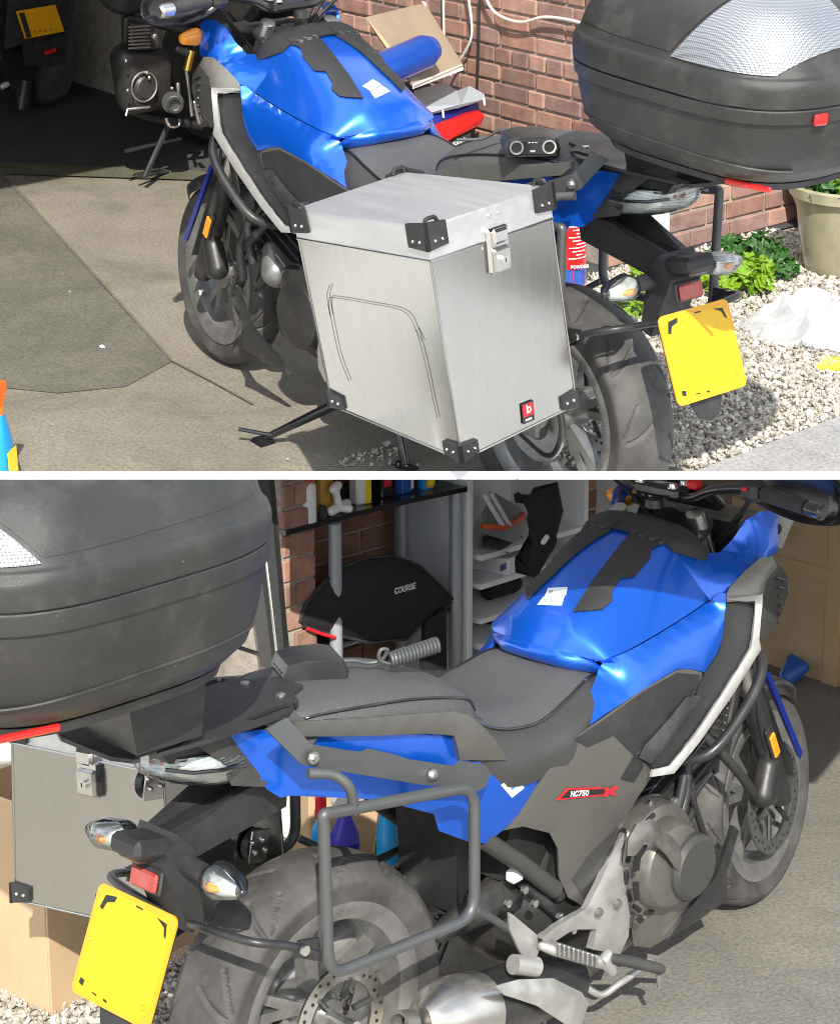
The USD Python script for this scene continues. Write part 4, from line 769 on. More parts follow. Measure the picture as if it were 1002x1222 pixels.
        for k in range(3): part(t, 'control_cable', tube(spline([e - u * .18 + [.02, 0, -.01], (1.19 + .02 * k, .17 * s_, 1.09 + .015 * k), (1.22, .07 * s_, .98 - .02 * k), (1.2, .04 * s_, .84)], 7), .0045, 8), 'hose', 40)
    part(t, 'instrument_panel', rbox(.03, .17, .10, .012, (1.215, 0, 1.10), rxyz(0, -52, 0)), 'gloss_black', 30)
    part(t, 'head_lamp_shell', hull([(1.22, .14, 1.05), (1.22, -.14, 1.05), (1.26, .2, .96), (1.26, -.2, .96), (1.42, .08, .93), (1.42, -.08, .93), (1.38, .1, 1.04), (1.38, -.1, 1.04), (1.24, .14, .84), (1.24, -.14, .84), (1.34, .08, .84), (1.34, -.08, .84)]), 'satin_black', 30)
    # stands
    part(t, 'side_stand', hull_spheres([((.60, .20, .185), .014), ((.66, .24, .15), .012), ((.86, .33, .016), .010)], 10), 'gloss_black', 40)
    part(t, 'side_stand_foot', hull([(.84, .31, .002), (.90, .315, .002), (.90, .355, .002), (.84, .36, .002), (.845, .315, .014), (.89, .32, .014), (.89, .35, .014), (.845, .352, .014)]), 'gloss_black', 25)
    part(t, 'side_stand_pedal', tube([(.835, .325, .03), (.90, .39, .045)], [.006, .006], 8), 'gloss_black', 40)
    both(t, 'centre_stand_leg', hull_spheres([((.55, -.13, .20), .016), ((.47, -.15, .012), .012)], 10), 'gloss_black', 40)
    both(t, 'centre_stand_foot', rbox(.08, .035, .012, .004, (.465, -.155, .007)), 'gloss_black', 25)
    return t

# ------------------------------------------------------------------ luggage
def make_pannier(label, A, rear_pts=None):
    """Square aluminium side case. A: eight corners: lid (outer front, outer rear, inner rear, inner front), then foot in the same order."""
    A = np.asarray(A, float); T, B = A[:4], A[4:]
    t = thing('side_case', label, 'luggage case')
    h = .14; sp = lambda k: T[k] * (1 - h) + B[k] * h                    # foot of the lid skirt
    body = np.array([sp(k) + (sp(k) - (sum(sp(j) for j in range(4)) / 4)) * -.012 for k in range(4)] + list(B))
    n_ = 9; gu, gv = np.meshgrid(np.linspace(0, 1, n_), np.linspace(0, 1, n_)); gu, gv = gu.ravel()[:, None], gv.ravel()[:, None]; gi = np.arange(n_ * n_).reshape(n_, n_)
    gq = np.stack([gi[:-1, :-1], gi[:-1, 1:], gi[1:, 1:], gi[1:, :-1]], -1).reshape(-1, 4); cc = body.mean(0); sides = []
    for a, b in ((0, 1), (1, 2), (2, 3), (3, 0)):
        pp = (body[a] * (1 - gu) + body[b] * gu) * (1 - gv) + (body[a + 4] * (1 - gu) + body[b + 4] * gu) * gv; sides.append(orient((pp, np.vstack([gq[:, [0, 1, 2]], gq[:, [0, 2, 3]]])), (body[a] + body[b] + body[a + 4] + body[b + 4]) / 4 - cc))
    sides.append((body[4:], np.array([[0, 1, 2], [0, 2, 3]])))
    bd = part(t, 'case_body', cat(*sides), 'brushed_alu', 30)
    lid = np.array(list(T) + [sp(k) for k in range(4)]); c = lid.mean(0)
    ld = part(t, 'case_lid', hull(np.vstack([lid[:4] + (c - lid[:4]) * .012 , lid[:4] - [0, 0, .005], lid[4:]])), 'lid_alu', False)
    # folded seams on the edges
    for a, b in ((4, 5), (5, 6), (6, 7), (7, 4)): part(ld or t, 'lid_rim', tube([lid[a], lid[b]], .003, 8), 'brushed_alu', 40)
    for k in range(4): part(bd or t, 'corner_seam', tube([body[k], body[k + 4]], .0028, 8), 'brushed_alu', 40)
    for a, b in ((4, 5), (5, 6), (6, 7), (7, 4)): part(bd or t, 'foot_seam', tube([body[a], body[b]], .0028, 8), 'brushed_alu', 40)
    # black plastic corner guards
    def guard(p, u, v, w, top):
        u, v, w = [x / np.linalg.norm(x) for x in (u, v, w)]; s = .05 if top else .046; th = .008; pts = []
        a = hull([p - u * th - v * th + w * (.010 if top else -.006), p + u * s - v * th + w * .004, p + u * s - v * th - w * -.0 + (w * -.05 if top else w * .035), p - u * th - v * th + (w * -.055 if top else w * .04), p - u * th + w * (.010 if top else -.006), p + u * s + w * .004, p + u * s + (w * -.05 if top else w * .035), p - u * th + (w * -.055 if top else w * .04)])
        b = hull([p - u * th - v * th + w * (.010 if top else -.006), p + v * s - u * th + w * .004, p + v * s - u * th + (w * -.05 if top else w * .035), p - u * th - v * th + (w * -.055 if top else w * .04), p - v * th + w * (.010 if top else -.006), p + v * s + w * .004, p + v * s + (w * -.05 if top else w * .035), p - v * th + (w * -.055 if top else w * .04)])
        g = part(t, 'corner_guard', cat(a, b), 'black_plastic', False)
        for q in (.014, .034):
            for d1, d2 in ((u, v), (v, u)):
                o = p + d1 * q - d2 * th + (w * -.035 if top else w * .018)
                part(g or t, 'guard_rivet', hull_spheres([(o, .0042)], 8), 'bolt', 40)
        if top:
            m_ = p + u * .03 + w * .013; part(g or t, 'tie_down_loop', tube(fillet([p + u * .004 + w * .002 + v * .004, p + u * .007 + w * .015 + v * .004, p + u * .033 + w * .015 + v * .004, p + u * .038 + w * .002 + v * .004], .008), .0048, 8), 'black_plastic', 30)
    for base, top in ((T, True), (B, False)):
        for k in range(4):
            if not top and k == 3: continue
            p = base[k]; guard(p, base[(k + 1) % 4] - p, base[(k - 1) % 4] - p, (T[k] - B[k]) if True else 0, top)
    # latch on the rear face
    o = body[1]; ux = body[2] - body[1]; dz = body[5] - body[1]; L = np.linalg.norm(ux); ux = ux / L; nz = np.cross(dz, ux); nz /= np.linalg.norm(nz)
    if nz[0] > 0: nz = -nz
    up = np.cross(ux, nz); up = up if up[2] > 0 else -up; Rm = np.stack([ux, nz, up], 1)
    lc = o + ux * L * .53 - up * .025
    lt = part(t, 'latch', rbox(.062, .014, .105, .008, lc + nz * .006, Rm), 'chrome', 30)
    part(lt or t, 'latch_lever', rbox(.05, .012, .056, .008, lc + nz * .016 - up * .02, Rm), 'steel', 30)
    part(lt or t, 'latch_hook', rbox(.044, .014, .034, .006, lc + nz * .016 + up * .034, Rm), 'chrome', 30)
    part(lt or t, 'lock_barrel', cyl(lc + nz * .016 - up * .02, lc + nz * .03 - up * .02, .0105, n=20), 'bolt', 30)
    part(lt or t, 'key_slot', rbox(.002, .002, .010, .0005, lc + nz * .0302 - up * .02, Rm), 'groove', False)
    for q in (.5, .58): part(ld or t, 'lid_rivet', hull_spheres([(T[1] * (1 - q) + T[2] * q - up * .022 + nz * .002, .004)], 8), 'bolt', 40)
    # small red badge near the foot of the rear face
    bc = (B[1] * .42 + B[2] * .58) + (T[1] * .42 + T[2] * .58 - (B[1] * .42 + B[2] * .58)) * .072
    bg = part(t, 'badge', rbox(.036, .002, .05, .001, bc + nz * .003, Rm), 'print_black', False)
    part(bg or t, 'badge_panel', rbox(.03, .001, .03, .0004, bc + nz * .0045 + up * .006, Rm), 'print_red', False)
    part(bg or t, 'badge_mark', text_on('b', .018, bc + nz * .0052 - ux * .007 * (1 if np.cross(ux, up) @ nz > 0 else -1), ux * (1 if np.cross(ux, up) @ nz > 0 else -1), up, .0006), 'print_white', False)
    part(bg or t, 'badge_text', text_on('moto', .006, bc + nz * .0045 - up * .019 - ux * .011 * (1 if np.cross(ux, up) @ nz > 0 else -1), ux * (1 if np.cross(ux, up) @ nz > 0 else -1), up, .0006), 'print_white', False)
    return t, body, T, B

def make_top_box(label, pos, tilt=0, sc=1.0, yaw=0, L=.66, W=.62, foot=.06, low=1.0, px=.02):
    """Rounded two-shell top case: origin under its base; widest at the seam; the lid carries two big clear panels and a darker spine."""
    t = thing('top_box', label, 'top box', pos, rz(yaw) @ rxyz(0, tilt, 0))
    def ring(z, fx, fy, front=1.0, n=56, sq=3.4, dx=0.0):
        a = np.linspace(0, 2 * np.pi, n, endpoint=False); c, s_ = np.cos(a), np.sin(a)
        x = np.sign(c) * np.abs(c) ** (2 / sq) * L / 2 * fx; y = np.sign(s_) * np.abs(s_) ** (2 / sq) * W / 2 * fy
        y = y * (1 - .12 * (x / (L / 2)) * front)
        return np.c_[x + dx, y, np.full(n, z * sc)]
    zs = [(.0, .70, .62), (.012, .80, .74), (.045, .885, .86), (.09, .93, .915), (.14, .955, .95), (.17, .965, .96), (.176, .985, .982), (.205, .99, .99), (.208, .985, .985)]
    base = loft([ring(.21 + (z - .21) * low, a, b) for z, a, b in zs], closed_sec=True, caps=True); sh = part(t, 'base_shell', base, 'case_black', 32)
    part(t, 'seam_seal', loft([ring(z, a, b) for z, a, b in ((.206, .975, .975), (.214, .975, .975))], closed_sec=True), 'gloss_black', 40)
    zl = [(.213, .995, .995), (.245, 1.0, 1.0), (.262, .985, .985), (.27, .96, .965), (.30, .925, .935), (.34, .865, .87), (.375, .76, .77), (.40, .58, .62), (.412, .3, .36), (.414, .05, .08)]
    lid = loft([ring(z, a, b, dx=.0) for z, a, b in zl], k=3, closed_sec=True, caps=True)
    ld = part(t, 'lid_shell', lid, 'case_black', 50)
    # clear panels: pieces of the lid's own skin set 4 mm proud, one on each side of the spine
    v_, f_ = loft([ring(z, a, b, dx=.0) for z, a, b in zl], k=5, closed_sec=True)
    v_, f_ = orient((v_, f_), (0, 0, 1)); nrm = np.zeros_like(v_); fn = np.cross(v_[f_[:, 1]] - v_[f_[:, 0]], v_[f_[:, 2]] - v_[f_[:, 0]])
    for k in range(3): np.add.at(nrm, f_[:, k], fn)
    nrm /= np.maximum(np.linalg.norm(nrm, axis=1, keepdims=True), 1e-12)
    for s_ in (1, -1):
        pc_ = slice_by((v_ + nrm * .004, f_), [((0, .075 * sc * s_, 0), (0, s_, 0)), ((0, 0, .278 * sc), (-.02, 0, 1)), ((px * L, 0, .30 * sc), (-1, 0, -.75)), ((-.44 * L, 0, .30 * sc), (1.0, 0, .9))])
        if len(pc_[1]): part(ld or t, 'clear_panel', thicken(pc_, .003), 'mirror_lens', 40)
        pd_ = slice_by((v_ + nrm * .002, f_), [((0, .075 * sc * s_, 0), (0, s_, 0)), ((0, 0, .285 * sc), (-.02, 0, 1)), (((px + .015) * L, 0, .30 * sc), (1, 0, .75)), ((.34 * L, 0, .30 * sc), (-1, 0, -.9))])
        if len(pd_[1]): part(ld or t, 'lid_side_inset', thicken(pd_, .002), 'gloss_black' if px > 0 else 'case_black', 40)
    part(ld or t, 'lid_spine', thicken(loft([[np.array([x, y * sc, (z + .006) * sc]) for y in (-.075, -.06, 0, .06, .075)] for x, z in ((-.46 * L, .285), (-.41 * L, .345), (-.31 * L, .385), (-.09 * L, .413), (.09 * L, .413))], 3), .006), 'titan_dark', 40)
    part(ld or t, 'lid_inlay', rbox(.09 * sc, .10 * sc, .006, .002, (-.16 * sc, 0, .403 * sc), rxyz(0, -24, 0)), 'mirror_lens', 30)
    for s_ in (1, -1):
        rr_ = ring(.19, 1.0, 1.0, n=200); k0 = 89 if s_ > 0 else 111; tg = rr_[(k0 + 1) % 200] - rr_[k0 - 1]; part(sh or t, 'side_reflector', rbox(.034, .010, .024, .004, rr_[k0], rz(math.degrees(math.atan2(tg[1], tg[0])))), 'red_lens', 25)
        part(t, 'foot_reflector', rbox(.10 * sc, .010, .011 * sc, .003, (-.30 * L, .372 * s_ * W, (.21 + (.006 - .21) * low) * sc), rz(9 * s_)), 'red_lens', 25)
        part(sh or t, 'moulded_rib', tube(np.vstack([ring(.21 + (z - .21) * low, .905 + .9 * (z - .055), .875 + .9 * (z - .055), n=160)[k:k + 1] for k, z in [((8 + q if s_ > 0 else 152 - q) % 160, .062 + .012 * math.sin(q / 14)) for q in range(0, 60)]]), .0035, 8), 'case_black', 40)
    part(t, 'base_skirt', loft([ring(.21 + (z - .21) * low, a, b) for z, a, b in ((-.016, .72, .64), (-.012, .76, .70), (.006, .78, .72))], closed_sec=True, caps=True), 'satin_black', 30)
    part(t, 'latch', rbox(.02, .12 * sc, .08 * sc, .006, (-.495 * L, 0, .2 * sc)), 'satin_black', 30)
    zf = .21 * sc * (1 - low) + .004
    part(t, 'mounting_plate', hull([(x, y * s_, z) for s_ in (1, -1) for x, y, z in ((.10 * L, .16 * W, zf), (.36 * L, .16 * W, zf), (.16 * L, .12 * W, zf - foot), (.36 * L, .12 * W, zf - foot))]), 'satin_black', 25)
    part(ld or t, 'lid_catch', hull_spheres([((.0, -.32 * W, .352 * sc), .006), ((.0, -.33 * W, .372 * sc), .008)], 8), 'satin_black', 40)
    return t

# ------------------------------------------------------------------ helpers for the surroundings
def sheet(name, label, poly, z, m, kind='structure', res=None):
    """a flat piece of ground in the current bay, cut off where the bay ends"""
    path = numbered('/World', name); x = UsdGeom.Xform.Define(stage, path); x.AddTransformOp().Set(mat4(BAY.M)); XF[path] = BAY.M
    custom(x.GetPrim(), label, None, None, kind)
    v2, f = trimesh.creation.triangulate_polygon(sg.Polygon(poly).buffer(0), engine='earcut'); v = np.c_[v2, np.full(len(v2), z)]
    r = cut(v, f, BAY.M)
    if r: 
        n = np.cross(r[0][r[1][:, 1]] - r[0][r[1][:, 0]], r[0][r[1][:, 2]] - r[0][r[1][:, 0]]); ff = np.where((n[:, 2] < 0)[:, None], r[1][:, ::-1], r[1])
        g = usdkit.mesh(stage, path + '/surface', trimesh.Trimesh(r[0], ff, process=False), M[m]); 
    return path
def brick_wall(name, label, o, u, nrm, length, h, mats, bl, bh, j=.009, top=None, bond=True, seed=1, thick=.20, z0=0.0):
    o, u, nrm = [np.asarray(a, float) for a in (o, u, nrm)]; R = np.stack([u, -nrm, [0, 0, 1]], 1)
    t = thing(name, label, 'wall', o, R); rg = random.Random(seed)
    part(t, 'mortar', rbox(length, thick, (top or h) - z0, .002, (length / 2, thick / 2 + .009, ((top or h) + z0) / 2)), 'mortar', False)
    row = 0; z = z0
    while z < h:
        x = 0.0; head = bond and row % 2; x = -(bl * .25 if head else 0) - rg.uniform(0, .01)
        while x < length:
            w = (bl * .48 if (head and rg.random() < .75) else bl) - j; a, b = max(x, 0), min(x + w, length)
            if b - a > .03:
                d = rg.uniform(-.0025, .003)
                part(t, 'brick', rbox(b - a, .06, bh - j, .004, ((a + b) / 2, .03 - d, z + bh / 2), rxyz(rg.uniform(-.4, .4), rg.uniform(-.5, .5), rg.uniform(-.3, .3))), rg.choice(mats), False)
            x += w + j
        z += bh; row += 1
    return t
def bottle(name, label, pos, h, r, body, capm, prof=None, cap_h=.06, rot=None, group=None, lab=None):
    t = thing(name, label, 'bottle', pos, rot, group)
    pr = prof or [(0, 0), (r, 0), (r, h * .7), (r * .9, h * .8), (r * .45, h * .92), (r * .4, h), (0, h)]
    part(t, 'bottle_body', lathe(pr, 'z', 24), body, 35)
    if cap_h: part(t, 'cap', lathe([(0, h), (r * .55, h), (r * .55, h + cap_h), (0, h + cap_h)], 'z', 20), capm, 30)
    if lab: part(t, 'label_band', lathe([(r * 1.006, h * .2), (r * 1.006, h * .6)], 'z', 24), lab, 35)
    return t
def sprayer(name, label, pos, sc, body, head, rot=None, lab='yellow_plastic'):
    t = thing(name, label, 'spray bottle', pos, rot)
    secs = []
    for z, a, b in ((0, .046, .03), (.01, .05, .033), (.11, .05, .033), (.15, .043, .03), (.19, .028, .024), (.215, .02, .02)):
        th = np.linspace(0, 2 * np.pi, 28, endpoint=False); secs.append(np.c_[a * np.sign(np.cos(th)) * np.abs(np.cos(th)) ** .8, b * np.sin(th), np.full(28, z)] * sc)
    part(t, 'bottle_body', loft(secs, 3, True, True), body, 40)
    part(t, 'collar', lathe([(0, .21), (.02, .21), (.021, .235), (0, .235)], 'z', 20), head, 30) if sc == 1 else part(t, 'collar', lathe([(0, .21 * sc), (.02 * sc, .21 * sc), (.021 * sc, .235 * sc), (0, .235 * sc)], 'z', 20), head, 30)
    hd = hull(np.array([(-.03, .016, .232), (-.03, -.016, .232), (.055, .012, .268), (.055, -.012, .268), (.055, .012, .288), (.055, -.012, .288), (-.02, .014, .292), (-.02, -.014, .292), (-.042, .012, .262), (-.042, -.012, .262), (.02, .014, .235), (.02, -.014, .235)]) * sc)
    part(t, 'spray_head', hd, head, 25)
    part(t, 'trigger', tube(np.array([(.03, 0, .262), (.042, 0, .235), (.036, 0, .205)]) * sc, .006 * sc, 8), head, 30)
    part(t, 'label_panel', hull(np.array([(a, b, z) for a in (-.03, .03) for b in (-.0335, -.0345) for z in (.03, .12)]) * sc), lab, False)
    part(t, 'label_panel', hull(np.array([(a, b, z) for a in (-.03, .03) for b in (.0335, .0345) for z in (.03, .12)]) * sc), lab, False)
    return t
def leaves(center, rad, n, size, seed, flat=.8, lob=True):
    rg = np.random.default_rng(seed); V, F, k = [], [], 0
    for i in range(n):
        d = rg.normal(size=3); d /= np.linalg.norm(d); d[2] = abs(d[2]) * flat; p = np.asarray(center) + d * np.asarray(rad) * rg.uniform(.45, 1) ** .5
        nr = d + rg.normal(size=3) * .5 + [0, 0, .6]; nr /= np.linalg.norm(nr); a = np.cross(nr, rg.normal(size=3)); a /= np.linalg.norm(a); b = np.cross(nr, a); s = size * rg.uniform(.6, 1.3)
        if lob:   # three-lobed leaf, slightly cupped
            for q in (-1.1, 0, 1.1):
                c, sn = math.cos(q), math.sin(q); u = a * c + b * sn; w = np.cross(nr, u); e = p + nr * .15 * s
                V += [p, p + u * s * .5 + w * s * .32, e + u * s, p + u * s * .5 - w * s * .32]; F += [[k, k + 1, k + 2], [k, k + 2, k + 3]]; k += 4
        else:
            V += [p, p + a * s * .5 + b * s * .25 + nr * .08 * s, p + a * s, p + a * s * .5 - b * s * .25 + nr * .08 * s]; F += [[k, k + 1, k + 2], [k, k + 2, k + 3]]; k += 4
    return np.array(V), np.array(F)
def stones(name, label, poly, n, seed, smin, smax, z=.0, keep=None):
    """loose stone chippings: irregular pebbles, one instancer"""
    rg = np.random.default_rng(seed); path = numbered('/World', name); x = UsdGeom.Xform.Define(stage, path); x.AddTransformOp().Set(mat4(BAY.M)); custom(x.GetPrim(), label, 'gravel', None, 'stuff')
    pi = UsdGeom.PointInstancer.Define(stage, path + '/chippings'); targets = []
    for i in range(8):
        q = rg.normal(size=(16, 3)); q /= np.linalg.norm(q, axis=1)[:, None]; q *= [1, .75, .55] * rg.uniform(.8, 1.2, 3)
        pp = f'{path}/chippings/stone_{i:03d}'; usdkit.mesh(stage, pp, trimesh.Trimesh(*hull(q), process=False), M['stone_' + 'abcd'[i % 4]]); targets.append(pp)
    P = sg.Polygon(poly); lo = P.bounds; pts = []
    import shapely
    while len(pts) < n:
        c = rg.uniform((lo[0], lo[1]), (lo[2], lo[3]), (n, 2)); c = c[shapely.contains_xy(P, c[:, 0], c[:, 1])]; pts += list(c)
    p = np.c_[np.array(pts[:n]), z + rg.uniform(-.002, .012, n)]
    w = p @ BAY.M[:3, :3].T + BAY.M[:3, 3]; d = (w - C0) @ BAY.n; p = p[d > .012]
    s = rg.uniform(smin, smax, len(p)) * rg.choice([.7, 1, 1.3], len(p))
    qs = rg.normal(size=(len(p), 4)); qs /= np.linalg.norm(qs, axis=1)[:, None]
    pi.CreatePositionsAttr(Vt.Vec3fArray.FromNumpy(p.astype(np.float32))); pi.CreateScalesAttr(Vt.Vec3fArray.FromNumpy(np.repeat(s[:, None], 3, 1).astype(np.float32)))
    pi.CreateOrientationsAttr(Vt.QuathArray([Gf.Quath(float(a), float(b), float(c), float(e)) for a, b, c, e in qs])); pi.CreateProtoIndicesAttr(Vt.IntArray.FromNumpy(rg.integers(0, 8, len(p)).astype(np.int32)))
    pi.CreatePrototypesRel().SetTargets([Sdf.Path(a) for a in targets])
def socket_unit(label, pos, R, coil):
    t = thing('power_socket_unit', label, 'power socket', pos, R)
    bx = [[(x, y, z) for x, y, z in ((a, -.062, 0), (a, -.066, .02), (a, -.056, .043), (a, -.03, .05), (a, .03, .05), (a, .056, .043), (a, .066, .02), (a, .062, 0))] for a in (-.055, -.05, .045, .052)]
    for i, s in ((0, .9), (3, .9)): bx[i] = [(p[0], p[1] * s, .025 + (p[2] - .025) * s) for p in bx[i]]
    part(t, 'housing', loft(bx, 1, True, True), 'satin_black', 30)
    part(t, 'front_panel', rbox(.006, .112, .036, .004, (-.055, 0, .024)), 'gloss_black', 30)
    for y in (-.038, .038):
        sk = part(t, 'socket', lathe([(.010, 0), (.0165, 0), (.0165, .006), (.0125, .006), (.0125, .001)], 'x', 28, (-.0575, y, .026), rz(180)), 'steel', 30)
        part(sk or t, 'socket_bore', lathe([(0, .0), (.0125, .0), (.0125, .0035), (0, .0035)], 'x', 24, (-.0575, y, .026), rz(180)), 'groove', 30)
    for k in range(3): part(t, 'indicator_mark', rbox(.001, .005, .002, .0004, (-.0586, -.008 + .008 * k, .036)), 'print_white', False)
    part(t, 'usb_slot', rbox(.001, .012, .005, .0005, (-.0586, .0, .016)), 'print_grey', False)
    for k in range(4):
        for s_ in (-1, 1): part(t, 'vent_slot', rbox(.012, .0012, .003, .0005, (.0 + .018 * (k - 1.5), .0645 * s_, .024), None), 'groove', False)
    if coil:
        part(t, 'cable', tube(spline([(.0, .062, .026), (.0, .09, .024), (.0, .12, .016), (.005, .145, .022), (.01, .155, .042), (.012, .14, .044), (.012, .138, .024), (.014, .16, .014)], 8), .004, 10), 'rack_grey', 40)
        cq = [(.012 + .013 * math.sin(k * .62), .16 + .10 * k / 140, .022 + .013 * math.cos(k * .62) + .022 * k / 140) for k in range(141)]
        part(t, 'coiled_cable', tube(cq, .0042, 8), 'rack_grey', 40)
    else:
        part(t, 'cable', tube(spline([(.05, .01, .02), (.08, .03, .03), (.10, .06, .03), (.12, .1, .006), (.14, .16, .0)], 8), .004, 10), 'rack_grey', 40)
    return t

# ================================================================== UPPER BAY
BAY = UP
def G(px, py): return tuple(UP.at(px, py, 2, 0)[:2])
make_bike('blue motorcycle seen from its left rear, aluminium case fitted, in the upper bay', -8)
T = np.array([(.125, .735, .882), (-.28, .676, .917), (-.28, .325, .945), (.125, .41, .915)])
Bt = np.array([(.125, .636, .392), (-.29, .585, .366), (-.29, .24, .416), (.125, .31, .42)])
make_pannier('square aluminium side case seen lid up, with pencil marks on its large face', np.vstack([T, Bt]))
# pencil outline on the outer face
pan = '/World/side_case'
o_, e1, e2 = T[0], T[1] - T[0], Bt[0] - T[0]
def face(a, b):
    top = T[0] * (1 - a) + T[1] * a; bot = Bt[0] * (1 - a) + Bt[1] * a; p = top * (1 - b) + bot * b; n = np.cross(e2, e1); n /= np.linalg.norm(n); n = n if n[1] > 0 else -n
    return p + n * .0035
for ln in ([(.2, .82), (.16, .7), (.155, .5), (.17, .42), (.22, .40), (.5, .385), (.72, .38), (.8, .42), (.84, .55), (.86, .75), (.87, .84)], [(.15, .5), (.16, .4), (.2, .34)], [(.82, .45), (.85, .5)]):
    part(pan, 'pencil_line', tube(spline([face(*q) for q in ln], 6), .0008, 6), 'titan_dark', 40)
make_top_box('black hard top box with a large silvery lid panel, on the left-rear-view motorcycle', (-.545, .005, .985), -2, 1.08, 4, .72, .64, .09, .80, -.10)
socket_unit('black twin power socket with two round sockets facing the camera on the seat', UP.at(632, 181, 2, .942) * [1, 1, 1], rz(-35), False)
# ground
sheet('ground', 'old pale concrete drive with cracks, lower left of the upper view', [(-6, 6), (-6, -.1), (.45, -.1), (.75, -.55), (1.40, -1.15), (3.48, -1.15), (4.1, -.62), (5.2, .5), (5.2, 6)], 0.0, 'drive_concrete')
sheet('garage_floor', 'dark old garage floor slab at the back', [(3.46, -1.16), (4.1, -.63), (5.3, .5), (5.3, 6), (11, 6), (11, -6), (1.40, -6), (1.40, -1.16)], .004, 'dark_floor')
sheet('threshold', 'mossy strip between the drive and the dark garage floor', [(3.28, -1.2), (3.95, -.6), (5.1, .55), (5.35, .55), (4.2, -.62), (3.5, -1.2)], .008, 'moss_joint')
gp = [G(660, 400), G(700, 372), (1.44, -1.2), (1.44, -3.4), (-.6, -3.4), G(1010, 500), G(830, 566), G(640, 640), (-.05, -.1), (.45, -.1)]
sheet('gravel_bed', 'stone-dust bed under the loose gravel beside the rear wheel', [(.45, -.1), (.75, -.55), (1.44, -1.15), (1.44, -3.6), (-.9, -3.6), (-1.6, -.1)], -.004, 'stone_bed')
tl = np.array([G(1010, 497), G(845, 560)]); dv = tl[1] - tl[0]
sheet('tarmac', 'grey tarmac in the lower right corner of the upper view', [tuple(tl[0] - dv * 2), tuple(tl[1] + dv * 2), (-3, -.6), (-3, -4)], .010, 'tarmac')
stones('gravel', 'pale angular gravel beside the rear wheel of the upper motorcycle', [(.42, -.16), (.78, -.6), (1.42, -1.2), (1.42, -2.3), (.9, -2.4), tuple(tl[0]), tuple(tl[1]), (-.05, -.15)], 17000, 5, .006, .0118, .004)
stones('grit', 'loose grit scattered near the side stand on the drive', [G(400, 555), G(460, 530), G(560, 600), G(420, 640)], 500, 6, .003, .008, .002)
stones('leaf_litter', 'brown litter and chippings by the fire extinguisher', [(.75, -.6), (1.40, -1.12), (1.40, -1.5), (1.0, -1.1)], 500, 7, .005, .011, .002)
# cracks and joints in the drive: narrow sunk fillets
def crack(pts, w, seed):
    rg = random.Random(seed); P = [np.array(G(*p)) for p in pts]; Q = []
    for a, b in zip(P[:-1], P[1:]):
        for k in range(6): Q.append(a + (b - a) * k / 6 + np.array([rg.uniform(-.008, .008), rg.uniform(-.008, .008)]))
    Q.append(P[-1]); g = sg.LineString(Q).buffer(w * .55, cap_style=2)
    sheet('floor_crack', 'crack in the concrete drive', list(g.exterior.coords), .004, 'crack_fill')
sheet('old_slab', 'darker greyer slab of the drive at the far left', [G(-60, 180), G(0, 206), (G(36, 240)), G(70, 282), G(140, 362), G(205, 432), G(150, 462), G(70, 470), G(-80, 455)], .003, 'old_slab')  # far left of the drive toned darker and greyer
def joint(a, b, w): p, q = np.array(G(*a)), np.array(G(*b)); sheet('slab_joint', 'straight dark joint between two slabs of the drive', list(sg.LineString([p, (p + q) / 2 + [.004, -.003], q]).buffer(w, cap_style=2).exterior.coords), .006, 'crack_fill')
joint((70, 282), (205, 432), .005); joint((205, 432), (302, 484), .004); joint((0, 206), (70, 282), .006)
# house wall, garage wall
bm = ['brick_a', 'brick_b', 'brick_c', 'brick_d', 'brick_e']
brick_wall('garage_wall', 'red brick side wall inside the garage, behind the seat', (1.46, -1.5, 0), (1, 0, 0), (0, 1, 0), 2.0, 1.24, bm, .185, .062, top=2.3, seed=2, z0=.31)
brick_wall('house_wall', 'sunlit red brick house wall behind the plant pot', (1.45, -3.3, 0), (0, 1, 0), (-1, 0, 0), 1.78, .9, bm, .20, .068, top=2.6, seed=3)
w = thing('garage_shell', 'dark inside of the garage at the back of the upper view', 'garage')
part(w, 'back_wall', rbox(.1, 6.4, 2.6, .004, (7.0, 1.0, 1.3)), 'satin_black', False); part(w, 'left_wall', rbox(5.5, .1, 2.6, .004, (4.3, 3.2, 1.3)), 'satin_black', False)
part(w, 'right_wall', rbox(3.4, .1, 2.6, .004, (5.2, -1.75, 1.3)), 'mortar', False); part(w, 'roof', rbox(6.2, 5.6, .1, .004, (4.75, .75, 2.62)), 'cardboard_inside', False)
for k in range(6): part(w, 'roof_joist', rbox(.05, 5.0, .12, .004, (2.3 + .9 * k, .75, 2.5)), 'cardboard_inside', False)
df = thing('door_frame', 'white door frame post beside the brick wall under the tail light', 'door frame', (1.30, -1.40, 0)); a0 = UP.at(775, 285, 0, 1.34)
part(df, 'post', rbox(.06, .07, 2.1, .004, (.02, a0[1] + 1.40 - .01, 1.05)), 'white_upvc', 25); part(df, 'sill', rbox(.1, .10, .04, .004, (.02, a0[1] + 1.40, .02)), 'white_upvc', 25)
# cables on the wall
def cable(label, pts, y, r, m):
    t = thing('wall_cable', label, 'cable', (0, 0, 0)); part(t, 'cable_run', tube(spline([UP.at(a, b, 1, y) for a, b in pts], 6), r, 8), m, 40)
cable('white cable looping from the wall into the open box', [(556, -20), (562, 20), (562, 45), (552, 66), (545, 76), (538, 90)], -1.47, .0045, 'cable_white')
cable('white cable hanging straight down the brick wall', [(529, -20), (529, 10), (530, 60)], -1.47, .0045, 'cable_white')
cable('white cable sagging towards the top box', [(574, -15), (590, 14), (620, 26), (650, 20), (690, 26), (720, 40)], -1.47, .0055, 'cable_white')
cable('thin black cable down the brick wall', [(572, -10), (571, 60), (569, 110), (568, 140)], -1.47, .004, 'hose')
